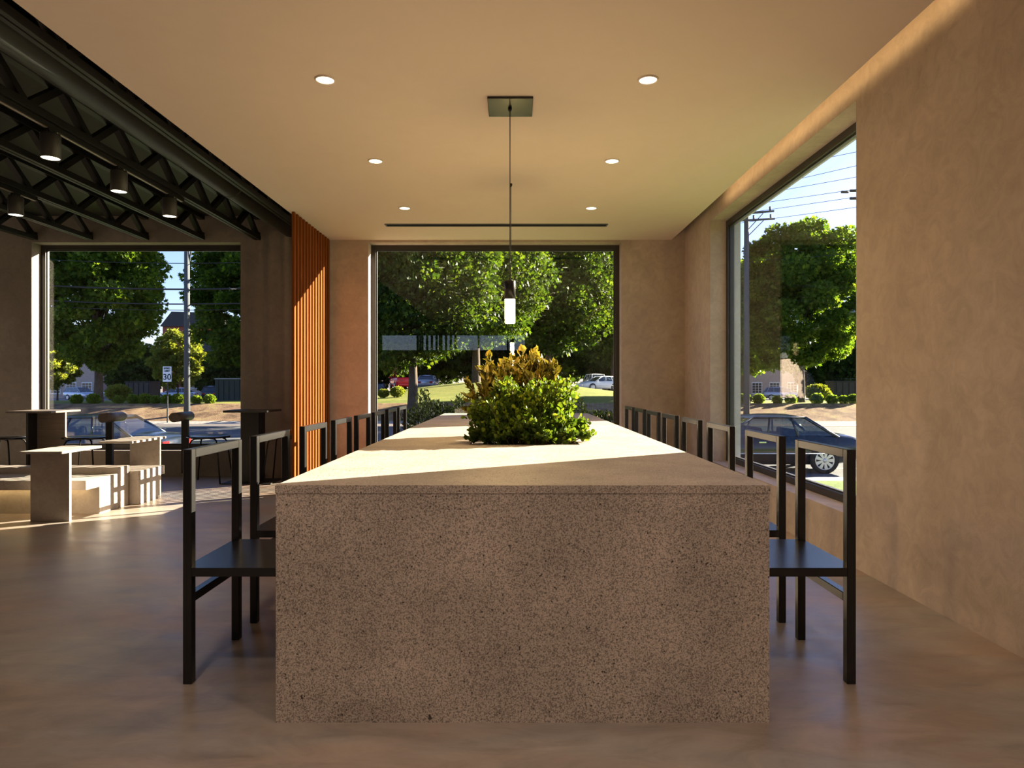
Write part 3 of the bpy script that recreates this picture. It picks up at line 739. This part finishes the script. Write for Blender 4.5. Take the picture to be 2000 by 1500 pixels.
mb = MB()
for y in (25.9, 26.2): mb.box(-140, 160, y, y+.12, -1.128, -1.124)
struct(mb.build('street_marking', plain('yellow_road_paint', (.55, .40, .08), .7)))
struct(MB().box(-140, 160, 17.95, 18.07, -1.128, -1.124).build('street_marking', M['white_paint']))

# ------------------------------------------------------------------ trees
def tree_proto(seed, H, R, zc0, n_leaf, size, mat, name='maple_tree', squash=1.0, nclump=70, trunk_r=.22, shape='maple', lean=0):
    """crown between zc0 and H, radius R"""
    rs = random.Random(seed); np.random.seed(seed)
    t = thing(name, '', 'tree')
    tk = MB(); czm = (H+zc0)/2; hz = (H-zc0)/2
    cl = []
    ns = int(nclump*.72)
    for i in range(nclump):
        if i < ns:                       # outer shell, evenly spread
            z = 1-2*(i+.5)/ns; th = i*2.399963+seed; q = math.sqrt(max(0, 1-z*z))**.85; rr = rs.uniform(.72, .90)
        else:
            z = rs.uniform(-.7, .7); th = rs.uniform(0, 6.28); q = rs.uniform(.2, 1); rr = rs.uniform(.2, .6)
        p = np.array((math.cos(th)*q*rr*R, math.sin(th)*q*rr*R, czm+z*rr*hz))
        cl.append((p, rs.uniform(.20, .30)*R*(1.0 if i < ns else 1.25)))
    rs.shuffle(cl)
    # trunk and limbs
    fork = zc0+.10*(H-zc0)
    tk.tube([(0, 0, -.3), (0, 0, .1), (.03, 0, fork*.5), (lean, .02, fork), (lean*1.5, 0, czm), (lean, 0, czm+hz*.6)], [trunk_r*1.5, trunk_r*1.1, trunk_r*.9, trunk_r*.8, trunk_r*.45, trunk_r*.12], 10)
    for i in range(0, nclump, 2):
        p, _ = cl[i]; s = rs.uniform(.0, .7); b = Vector((lean, 0, lerp(fork*.85, czm, s))); q = Vector(p); m = b.lerp(q, .5)+Vector((0, 0, .12*(q-b).length))
        tk.tube([b, b.lerp(m, .5), m, q], [trunk_r*.30, trunk_r*.22, trunk_r*.15, trunk_r*.05], 5)
    tk.build('trunk', M['bark'], t)
    P = []; Dn = []; S = []
    per_ = n_leaf//nclump
    for (c, r_) in cl:
        u = unit(per_); rad = np.random.rand(per_)**.45*r_
        u[:, 2] *= .72; pp = c+u*rad[:, None]; d = u*.8+unit(per_)*.7; d[:, 2] += -.1
        P.append(pp); Dn.append(d); S.append(np.random.uniform(.6, 1.3, per_)*size)
    leaves_mesh('foliage', np.concatenate(P), np.concatenate(Dn), np.concatenate(S), mat, t, shape, .62)
    return t
def place(proto, x, y, label, s=1, rz=0, used=set(), group=None, sz=None):
    sc_ = (s, s, sz or s)
    if id(proto) not in used and proto.name not in used:
        used.add(proto.name); proto.location = (x, y, TZf(x, y)); proto.scale = sc_; proto.rotation_euler[2] = rz; proto['label'] = label; o = proto
    else: o = dup(proto, None, (x, y, TZf(x, y)), rz, label, sc_)
    if group: o['group'] = group
    return o
G = 'tall maples across the street'
mapleA = tree_proto(11, 11.5, 4.0, 1.35, 52000, .23, M['leaf_tree'])
mapleB = tree_proto(23, 15.5, 3.9, 1.3, 56000, .24, M['leaf_tree'], trunk_r=.26, nclump=90)
mapleC = tree_proto(37, 14.5, 5.4, 1.9, 46000, .26, M['leaf_deep'], trunk_r=.30, nclump=110)
place(mapleA, PX(1565, 42), 42, 'broad round-crowned maple framed by the right window', 1.0, .3, group=G)
place(mapleB, PX(192, 42), 42, 'large maple filling the left half of the left window', 1.0, 1.0, group=G)
place(mapleB, PX(492, 56), 56, 'upright maple at the right edge of the left window', 1.25, 2.6, group=G, sz=1.15)
place(mapleC, PX(806, 39.5), 39.5, 'dark-trunked maple at the left of the middle window', .95, .5, group=G, sz=.95)
for (px, y, lab, s, rz) in ((930, 58, 'maple in the centre of the middle window, above the table plant', 1.2, 1.7), (1072, 72, 'maple right of the pendant in the middle window', 1.5, 3.2),
                            (1200, 84, 'maple at the right edge of the middle window', 1.6, 4.4)):
    place(mapleC, PX(px, y), y, lab, s, rz, group=G)
place(mapleA, PX(1452, 50), 50, 'darker maple behind the far jamb of the right window', .95, 2.2, group=G)
dark = tree_proto(51, 13, 6.0, .8, 15000, .62, M['leaf_dark'], 'background_tree', nclump=60, trunk_r=.3)
GB = 'dense trees behind the parking lot'
for (px, y, lab, s) in ((715, 96, 'dark background tree farthest left behind the middle window', 1.4), (840, 120, 'dark background tree behind the parked silver sedan', 1.8),
                        (965, 96, 'dark background tree behind the table plant, left of the pendant', 1.4), (1090, 120, 'dark background tree right of the pendant in the middle window', 1.8), (1215, 96, 'dark background tree farthest right behind the middle window', 1.4)):
    place(dark, PX(px, y), y, lab, s, px*.1, group=GB)
for (px, y, lab, s) in ((268, 96, 'low dark tree between the maple trunk and the speed limit sign', .62), (425, 98, 'low dark tree behind the dark parked car in the left window', .55), (1600, 98, 'low green tree right of the maple trunk in the right window', .55), (1668, 92, 'dark tree behind the container at the near edge of the right window', .8), (1500, 125, 'low tree behind the pale building corner in the right window', .5)):
    place(dark, PX(px, y), y, lab, s, px*.1, group=GB)
pale = tree_proto(61, 7.2, 2.4, 1.1, 11000, .26, M['leaf_pale'], 'young_tree', nclump=45, trunk_r=.09)
place(pale, PX(347, 66), 66, 'small yellow-green young tree beside the utility pole', .98)
place(pale, PX(112, 60), 60, 'slim young tree at the left frame of the left window', .85, 1.4)

# ------------------------------------------------------------------ round shrubs
def bush_proto(name, R, n, size, mat, seed, flat=.85):
    np.random.seed(seed); t = thing(name, '', 'shrub')
    st = MB()
    for k in range(6): a = k*PI/3; st.tube([(0, 0, -.05), (.3*R*math.cos(a), .3*R*math.sin(a), R*.6), (.6*R*math.cos(a), .6*R*math.sin(a), R*1.1)], [.02, .015, .008], 5)
    st.build('stems', M['bark'], t)
    u = unit(n); rad = np.random.rand(n)**.3*R; wob = 1+.13*np.sin(u[:, 0]*7+seed)*np.cos(u[:, 1]*6+u[:, 2]*5)
    P = u*(rad*wob)[:, None]; P[:, 2] = P[:, 2]*flat+R*.82; P[:, 2] = np.maximum(P[:, 2], .02)
    leaves_mesh('foliage', P, u*.8+unit(n)*.6, np.random.uniform(.6, 1.3, n)*size, mat, t, 'rhomb', .6)
    return t
bushes = bush_proto('round_shrub', .29, 1500, .10, M['leaf_bush'], 5)
GS = 'clipped round shrubs along the top of the mulch bank'
lw = [(150, 'before the silver car in the left window'), (183, 'just left of the maple trunk in the left window'), (232, 'first right of the maple trunk in the left window'), (260, 'second right of the maple trunk in the left window'),
      (283, 'before the dark container in the left window'), (304, 'fourth right of the maple trunk in the left window'), (326, 'beside the speed sign pole in the left window'), (348, 'directly left of the utility pole in the left window'), (384, 'directly right of the utility pole in the left window'), (410, 'second right of the utility pole in the left window')]
for i, (px, lab) in enumerate(lw): place(bushes, PX(px, 40.8), 40.8, 'round clipped shrub '+lab, 1.0+.12*math.sin(i*2.1), i*1.1, group=GS)
rw = [(1455, 'nearest the far jamb of the right window'), (1482, 'second from the far jamb of the right window'), (1518, 'before the silver car in the right window'), (1545, 'just left of the maple trunk in the right window'),
      (1596, 'first right of the maple trunk in the right window'), (1625, 'second right of the maple trunk in the right window'), (1648, 'third right of the maple trunk in the right window'), (1668, 'at the near edge of the right window')]
for i, (px, lab) in enumerate(rw): place(bushes, PX(px, 40.8), 40.8, 'round clipped shrub '+lab, 1.0+.12*math.sin(i*1.7+1), i*1.3, group=GS)
yb = bush_proto('yellow_green_shrub', .75, 2600, .15, M['leaf_pale'], 9, .7)
for px, lab in ((232, 'taller yellow-green shrub right of the maple trunk in the left window'), (1597, 'taller yellow-green shrub right of the maple trunk in the right window')):
    place(yb, PX(px, 47), 47, lab, 1.0, px)
for px, s, lab in ((749, .5, 'smaller yellow-green shrub on the lawn at the left of the middle window'), (776, .62, 'wide yellow-green shrub on the lawn below the red van')):
    place(yb, PX(px, 46), 46, lab, s, px)
# dark hedge of upright plants outside the middle window
np.random.seed(3)
mb = None
t = thing('dark_hedge', 'low dark hedge with spiky shoots outside the middle window', 'hedge', (0, 13.2, TZf(0, 13.2)))
n = 16000; P = np.random.rand(n, 3); X = P[:, 0]*5.2-2.1; Y = P[:, 1]*1.0-.5
hz_ = 1.42+.10*np.sin(X*3.1)+.07*np.sin(X*8+1)
for cxh in (-1.75, -1.05, -.62, .4, 1.3, 2.2): hz_ = hz_+.34*np.exp(-((X-cxh)/.10)**2)
Z = P[:, 2]**.7*hz_+.02
Dn = unit(n); Dn[:, 2] = np.abs(Dn[:, 2])+.6
leaves_mesh('foliage', np.stack([X, Y, Z], 1), Dn, np.random.uniform(.05, .11, n), M['hedge'], t, 'rhomb', .35)
st = MB()
for k in range(26): st.tube([(-2.1+k*.2, .1*math.sin(k), 0), (-2.1+k*.2+.05, .1*math.sin(k), 1.1)], [.015, .006], 5)
st.build('stems', M['bark'], t)

# ------------------------------------------------------------------ cars
def car(name, label, paint, L, Hr, kind, loc, rz, group='parked and passing cars'):
    t = thing(name, label, 'car', loc, rz, group)
    W = .93; hl = L/2
    belt = .90 if kind == 'sedan' else 1.02
    if kind == 'sedan':
        st = [(-hl, .38, .62, .68), (-hl+.08, .26, .70, .80), (-hl+.45, .22, .77, .89), (-1.35, .20, .86, .92), (-.8, .20, belt, .93), (.2, .20, belt+.02, .94), (1.4, .20, belt+.04, .93), (2.0, .22, belt+.03, .92), (hl-.35, .26, belt, .88), (hl-.06, .34, belt-.08, .80), (hl, .42, belt-.16, .70)]
        cb = (-.95, 1.95); ct = (-.10, 1.22)
    else:
        st = [(-hl, .42, .72, .70), (-hl+.08, .30, .84, .82), (-hl+.5, .26, .93, .90), (-1.15, .24, belt, .93), (.2, .24, belt+.02, .94), (1.5, .24, belt+.04, .93), (hl-.3, .28, belt+.04, .90), (hl-.04, .36, belt, .84), (hl, .45, belt-.12, .76)]
        cb = (-1.25, hl-.08); ct = (-.35, hl-.55)
    mb = MB(); v = []; k = 12
    for (x, zl, zh, w_) in st:
        m = (zl+zh)/2
        sec = [(0, zl), (.75*w_, zl), (.95*w_, zl+.07), (w_, m-.03), (w_, m+.06), (.965*w_, zh-.06), (.90*w_, zh), (.45*w_, zh+.035), (0, zh+.045)]
        ring = sec+[(-a, b) for a, b in sec[-2:0:-1]]
        k = len(ring); v += [(x, a, b) for a, b in ring]
    f = []
    for i in range(len(st)-1):
        for j in range(k): f.append((i*k+j, i*k+(j+1) % k, (i+1)*k+(j+1) % k, (i+1)*k+j))
    f.append(tuple(range(k))[::-1]); f.append(tuple(range((len(st)-1)*k, len(st)*k)))
    mb.add(v, f, 0, True); mb.build('body', paint, t)
    wb, wr, zr = .845, .64, Hr
    B = [(cb[0], -wb, belt), (cb[1], -wb, belt+.03), (cb[1], wb, belt+.03), (cb[0], wb, belt)]
    zt2 = zr-.06
    T = [(ct[0], -wr, zt2), (ct[1], -wr, zt2), (ct[1], wr, zt2), (ct[0], wr, zt2)]
    g = MB().add(B+T, [(0, 1, 5, 4), (1, 2, 6, 5), (2, 3, 7, 6), (3, 0, 4, 7)]); g.build('cabin_glass', M['car_glass'], t)
    # roof skin, domed
    mb = MB(); v = []; f = []; nx, ny = 8, 8
    for i in range(nx+1):
        for j in range(ny+1):
            a = i/nx; b = j/ny*2-1; x = lerp(ct[0]-.10, ct[1]+.10, a)
            v.append((x, b*(wr+.035), zt2-.015+.075*(1-b*b)*(1-(2*a-1)**4)+.02*(1-(2*a-1)**2)))
    for i in range(nx):
        for j in range(ny): q = i*(ny+1)+j; f.append((q, q+1, q+ny+2, q+ny+1))
    mb.add(v, f, 0, True); mb.build('roof', paint, t)
    for s in (-1, 1):
        p = MB()
        def LB(u, vv):  # point on the cabin side
            a = lerp(cb[0], cb[1], u); b = lerp(ct[0], ct[1], u); return Vector((lerp(a, b, vv), s*lerp(wb, wr, vv)+s*.004, lerp(belt, zt2, vv)))
        p.tube([LB(0, 0), LB(0, 1)], .032, 8).tube([LB(1, -.03), LB(1, 1)], .04, 8).tube([LB(0, 1), LB(1, 1)], .028, 8)
        us = (.40, .66) if kind == 'sedan' else (.34, .62, .84)
        for u in us:
            x = lerp(cb[0], cb[1], u); p.tube([Vector((x, s*(wb+.004), belt)), Vector((lerp(x, lerp(ct[0], ct[1], u), .5), s*(wr+.006), zt2))], .026, 8)
        p.build('pillars', paint, t)
        MB().tube([(-hl+.5, s*.948, .50), (hl-.4, s*.942, .50)], .016, 6).build('side_trim', M['chrome'], t)
        MB().bbox(cb[0]+.9, cb[0]+1.08, min(s*.93, s*.965), max(s*.93, s*.965), belt-.14, belt-.10, .006).build('door_handle', M['chrome'], t)
        MB().bbox(cb[0]+.12, cb[0]+.22, min(s*.93, s*1.08), max(s*.93, s*1.08), belt, belt+.13, .02).build('wing_mirror', paint, t)
        MB().bbox(hl-.10, hl+.005, min(s*.42, s*.74), max(s*.42, s*.74), belt-.30, belt-.13, .01).build('tail_light', M['tail'], t)
        MB().bbox(-hl-.005, -hl+.08, min(s*.42, s*.72), max(s*.42, s*.72), .50, .62, .01).build('headlight', M['chrome'], t)
        for wx in (-hl+.98, hl-1.12):
            MB().lathe([(.0001, 0), (.37, 0), (.37, s*.012), (.0001, s*.014)], 28, (wx, s*.925, .36), axis='y').build('wheel_arch', M['tyre'], t)
            wh = MB().lathe([(.0001, -.10*s), (.29, -.10*s), (.325, -.07*s), (.33, 0), (.325, .05*s), (.28, .07*s), (.25, .055*s), (.0001, .055*s)], 28, (wx, s*.885, .33), axis='y').build('wheel', M['tyre'], t)
            hb = MB().lathe([(.238, .055*s), (.243, .072*s), (.215, .066*s), (.212, .058*s)], 28, (wx, s*.885, .33), axis='y')
            hb.lathe([(.0001, .086*s), (.045, .084*s), (.055, .06*s)], 16, (wx, s*.885, .33), axis='y')
            for q in range(9):
                a = 2*PI*q/9; ca, sa = math.cos(a), math.sin(a); y = s*(.885+.070)
                pts = [(.04, -.022), (.225, -.045), (.225, .045), (.04, .022)]
                vv = [(wx+r_*ca-w_*sa, y, .33+r_*sa+w_*ca) for r_, w_ in pts]+[(wx+r_*ca-w_*sa, y-s*.012, .33+r_*sa+w_*ca) for r_, w_ in pts]
                hb.add(vv, [(0, 1, 2, 3), (7, 6, 5, 4), (0, 4, 5, 1), (1, 5, 6, 2), (2, 6, 7, 3), (3, 7, 4, 0)])
            hb.build('hubcap', M['hubcap'], wh)
    MB().bbox(hl-.03, hl+.09, -.78, .78, .36, .54, .03).build('bumper', paint, t)
    MB().bbox(-hl-.08, -hl+.03, -.76, .76, .34, .52, .03).build('bumper', paint, t)
    sb = MB().bbox(.0, .16, -.62, -.12, .5, belt+.22, .04).bbox(.0, .16, .12, .62, .5, belt+.22, .04).bbox(.95, 1.1, -.6, .6, .5, belt+.18, .04); sb.build('seats', plain('dark_upholstery', (.03, .03, .032), .9), t)
    return t
sed = car('sedan_car', 'dark blue sedan with silver hubcaps in the street outside the right window', M['car_dark'], 5.4, 1.44, 'sedan', (PX(1697, 17)-2.7, 17.9, -1.13), 0)
dup(sed, None, (PX(312, 17)-2.7, 17.9, -1.13), 0, 'dark sedan whose roof shows above the benches in the left window')
suv = car('suv_car', 'silver sport utility car parked left of the maple trunk in the left window', M['car_silver'], 4.6, 1.68, 'suv', (PX(157, 88), 88, TZf(PX(157, 88), 88)), PI-.45)
dup(suv, None, (PX(1527, 88), 88, TZf(PX(1527, 88), 88)), PI-.45, 'silver sport utility car parked left of the maple trunk in the right window')
dsuv = car('suv_car', 'dark sport utility car beside the green box in the left window', M['car_dark'], 4.6, 1.75, 'suv', (PX(418, 84), 84, TZf(PX(418, 84), 84)), -PI/2+.15)
x, y = PX(342, 80), 80; car('sedan_car', 'silver car roof seen behind the shrubs by the utility pole', M['car_silver'], 4.7, 1.45, 'sedan', (x, y, TZf(x, y)), .2)
x, y = PX(226, 76), 76; car('sedan_car', 'small silver-blue car partly behind the shrubs right of the maple trunk', M['car_silver'], 4.4, 1.42, 'sedan', (x, y, TZf(x, y)), 1.2)
x, y = PX(1620, 76), 76; car('sedan_car', 'silver-blue car partly behind the dark box in the right window', M['car_silver'], 4.4, 1.42, 'sedan', (x, y, TZf(x, y)), 1.2)
x, y = PX(787, 60), 60; car('red_van', 'bright red van with a big windscreen at the left of the middle window', M['car_red'], 4.3, 1.95, 'suv', (x, y, TZf(x, y)), -PI/2+PI+.35-PI)
x, y = PX(836, 70), 70; car('sedan_car', 'silver sedan parked in shade right of the red van', M['car_silver'], 4.5, 1.42, 'sedan', (x, y, TZf(x, y)), -PI/2)
x, y = PX(738, 73), 73; car('sedan_car', 'dark car parked left of the red van', M['car_dark'], 4.5, 1.45, 'sedan', (x, y, TZf(x, y)), -PI/2+.1)
x, y = PX(1158, 74), 74; car('white_van', 'white van parked at the right side of the middle window', M['car_white'], 4.6, 1.95, 'suv', (x, y, TZf(x, y)), -PI/2+.2)
x, y = PX(1171, 66), 66; car('sedan_car', 'white car in front of the white van in the middle window', M['car_white'], 4.5, 1.42, 'sedan', (x, y, TZf(x, y)), .4)

# ------------------------------------------------------------------ street furniture
def box_thing(name, label, cat, px0, px1, ytop, d, mat, lid=None, dep=1.6):
    x0, x1 = PX(px0, d), PX(px1, d); z0 = TZf((x0+x1)/2, d); z1 = PZ(ytop, d)
    t = thing(name, label, cat, ((x0+x1)/2, d, z0)); w_ = (x1-x0)/2; h = z1-z0
    mb = MB().bbox(-w_, w_, -dep/2, dep/2, 0, h-.08, .02)
    for k in range(5): xx = -w_+w_*2*(k+.5)/5; mb.box(xx-.04, xx+.04, -dep/2-.05, -dep/2, .1, h-.15)
    mb.build('bin_body', mat, t); MB().bbox(-w_-.04, w_+.04, -dep/2-.06, dep/2+.04, h-.08, h, .02).build('lid', lid or mat, t)
box_thing('dumpster', 'dark brown-black container right of the maple in the left window', 'dumpster', 255, 304, 745, 58, M['dumpster_black'])
box_thing('dumpster', 'dark green container with a pale lid at the right edge of the left window', 'dumpster', 429, 480, 739, 52, M['dumpster_green'], plain('pale_lid', (.3, .32, .32), .5))
box_thing('dumpster', 'dark brown container at the near edge of the right window', 'dumpster', 1620, 1680, 744, 58, M['dumpster_black'])
# speed limit sign
d = 36.3; x = PX(327, d)
t = thing('speed_limit_sign', 'white SPEED LIMIT 30 sign on a thin pole across the street', 'road sign', (x, d, -1.0))
MB().bbox(-.03, .03, -.02, .02, 0, 3.05, .004).build('pole', M['sign_black'], t)
MB().bbox(-.23, .23, -.035, -.025, 2.22, 3.03, .004).build('sign_plate', M['sign_white'], t)
def text(body, size, loc, mat, parent, name):
    c = bpy.data.curves.new(name, 'FONT'); c.body = body; c.size = size; c.align_x = 'CENTER'; c.extrude = .002; c.offset = .006
    tmp = bpy.data.objects.new(name, c); COL.objects.link(tmp)
    me = bpy.data.meshes.new_from_object(tmp.evaluated_get(bpy.context.evaluated_depsgraph_get())); bpy.data.objects.remove(tmp)
    o = bpy.data.objects.new(name, me); COL.objects.link(o); me.materials.clear(); me.materials.append(mat); o.parent = parent; o.location = loc; o.rotation_euler = (PI/2, 0, 0); return o
text('SPEED', .13, (0, -.038, 2.89), M['sign_black'], t, 'speed_lettering'); text('LIMIT', .13, (0, -.038, 2.75), M['sign_black'], t, 'limit_lettering'); text('30', .44, (0, -.038, 2.33), M['sign_black'], t, 'number_lettering')
# utility poles
def upole(x, y, ztop, r_, label, arms=()):
    z0 = TZf(x, y); t = thing('utility_pole', label, 'utility pole', (x, y, z0))
    MB().tube([(0, 0, -.2), (0, 0, ztop-z0)], [r_*1.15, r_*.85], 14).build('pole', M['pole_grey'], t)
    for (za, xa0, xa1, ya) in arms:
        a = MB().tube([(xa0, -.1, za-z0), (xa1, ya, za-z0)], .06, 6); a.build('crossarm', M['pole_grey'], t)
        MB().tube([(0, 0, za-z0-.9), (xa1*.6, ya*.6-.04, za-z0-.04)], .025, 5).build('brace', M['pole_grey'], t)
        for u in (.15, .5, .9): MB().cyl(lerp(xa0, xa1, u), lerp(-.1, ya, u), za-z0+.05, za-z0+.26, .05, 8).build('insulator', M['sign_black'], t)
    return t
d = 38; xp = PX(365, d); p1 = upole(xp, d, 13.5, .15, 'grey utility pole standing between the trees in the left window')
MB().tube([(.1, 0, 8.4), (.25, 0, 9.2), (.7, -.1, 10.0), (1.6, -.3, 10.6)], .04, 6).build('lamp_arm', M['pole_grey'], p1)
d = 38; xq = PX(1458, d); upole(xq, d, 10.75, .15, 'utility pole with crossarms behind the maple in the right window', ((10.15, -.8, 1.35, -.6), (10.5, -.8, 1.2, -.9)))
def wire(label, a, b, sag, r_):
    a, b = Vector(a), Vector(b); pts = [a.lerp(b, s)-Vector((0, 0, sag*4*s*(1-s))) for s in np.linspace(0, 1, 17)]
    o = thing('power_line', label, 'wire', a); MB().tube([p-a for p in pts], r_, 5).build('cable', M['sign_black'], o); return o
wl = [(508, .02, 'thin topmost wire'), (559, .05, 'thick upper cable'), (588, .04, 'second black cable'), (600, .018, 'thin lowest wire')]
for y_, r_, nm in wl:
    z = PZ(y_, 38); o = wire(nm+' crossing the sky gap beside the left utility pole', (PX(30, 38), 38.15, z+.15), (PX(620, 38), 38.15, z+.05), .25, r_); o['group'] = 'wires in the left window'
rws = [(340, 297), (373, 324), (384, 346), (401, 370), (416, 385), (434, 405), (512, 495)]
nmr = ['topmost', 'second', 'third', 'fourth', 'fifth', 'sixth', 'lowest']
def wz(ya, yb_, px, d): return PZ(ya+(yb_-ya)/214.0*(px-1458), d)
for px, dd, lab in ((1290, 47, 'tall utility pole hidden beyond the right end of the back wall'), (1980, 30, 'tall utility pole outside beyond the right wall, carrying the overhead wires')):
    zs = [wz(a_, b_, px, dd) for a_, b_ in rws]; upole(PX(px, dd), dd-.22, max(zs)+.25, .17, lab, [(z_-.02, -.7, .7, -.1) for z_ in zs])
for (ya, yb_), nm in zip(rws, nmr):
    slope = (yb_-ya)/214.0; y2 = ya+slope*(1980-1458)
    o = wire('%s overhead wire in the sky of the right window' % nm, (PX(1290, 47), 47, wz(ya, yb_, 1290, 47)+.03), (PX(1980, 30), 30, PZ(y2, 30)+.03), .03, .014); o['group'] = 'overhead wires in the right window'
    if nm in ('fourth', 'fifth'):
        for px in (1650, 1667):
            if nm == 'fifth' and px == 1650: continue
            s = (px-1290)/(1980-1290); dd = 1/lerp(1/47, 1/30, s); MB().tube([(PX(px, dd)-.18-o.location.x, dd-o.location.y, PZ(ya+slope*(px-1458), dd)-o.location.z-.05), (PX(px, dd)+.18-o.location.x, dd-o.location.y, PZ(ya+slope*(px-1458), dd)-o.location.z-.05)], .07, 8).build('splice_cover', M['sign_black'], o)

# ------------------------------------------------------------------ buildings
def building(label, x0, x1, y, dep, h, wall, wins, roof=True, floors=((.9, 2.6),)):
    z0 = TZf((x0+x1)/2, y)-.1; w_ = (x1-x0)/2
    t = thing('brick_building', label, 'building', ((x0+x1)/2, y+dep/2, z0))
    MB().box(-w_, w_, -dep/2, dep/2, 0, h).build('walls', wall, t)
    if roof:
        MB().prism([(-w_-.4, h), (w_+.4, h), (w_*.55, h+4.2), (-w_*.55, h+4.2)], -dep/2-.4, dep/2+.4, 'y').build('roof', M['shingle'], t)
    for xw in wins:
        for (za, zb_) in floors:
            fr = MB().box(xw-.85, xw+.85, -dep/2-.06, -dep/2+.02, za-.12, zb_+.12).build('window', M['white_paint'], t)
            pn = MB()
            for i in range(3):
                for j in range(4): pn.box(xw-.75+i*.52, xw-.75+i*.52+.44, -dep/2-.09, -dep/2-.061, lerp(za, zb_, j/4)+.03, lerp(za, zb_, (j+1)/4)-.03)
            pn.build('pane', M['pane_dark'], fr)
    return t
x0, x1 = PX(60, 112), PX(185, 112)
building('pink brick building with tall windows behind the silver car, far left', x0, x1, 112, 12, 7.0, M['brick'], [-3.8+i*2.6 for i in range(4)])
x0, x1 = PX(372, 112), PX(480, 112)
building('brick building with white windows behind the green container', x0, x1, 112, 12, 7.0, M['brick'], [-3.6+i*2.2 for i in range(4)], floors=((1.8, 4.0),))
x0, x1 = PX(1380, 112), PX(1555, 112)
building('pink brick building with white-framed windows behind the silver car, right window', x0, x1, 112, 12, 7.0, M['brick'], [-2.0+i*2.9 for i in range(4)])
x0, x1 = PX(312, 120), PX(372, 120)
z0 = TZf(x0, 120)
t = thing('gabled_house', 'dark house gable rising between the trees in the left window', 'building', ((x0+x1)/2, 126, z0)); w_ = (x1-x0)/2
MB().box(-w_, w_, -5, 5, 0, 12.6).build('walls', M['red_brick'], t)
MB().prism([(-w_-.3, 12.6), (-w_*.35, 15.2), (w_+3, 15.0), (w_+3.2, 12.6)], -5.4, 5.4, 'y').build('roof', M['shingle'], t)
x0, x1 = PX(1188, 95), PX(1202, 95)
t = thing('red_brick_pier', 'narrow red brick building end at the right of the middle window', 'building', ((x0+x1)/2+1, 96, TZf(7.5, 96)))
MB().box(-1.5, 1.5, -1, 6, 0, 3.6).build('walls', M['red_brick'], t); MB().box(-1.7, 1.7, -1.2, 6.2, 3.6, 3.85).build('roof', M['shingle'], t)
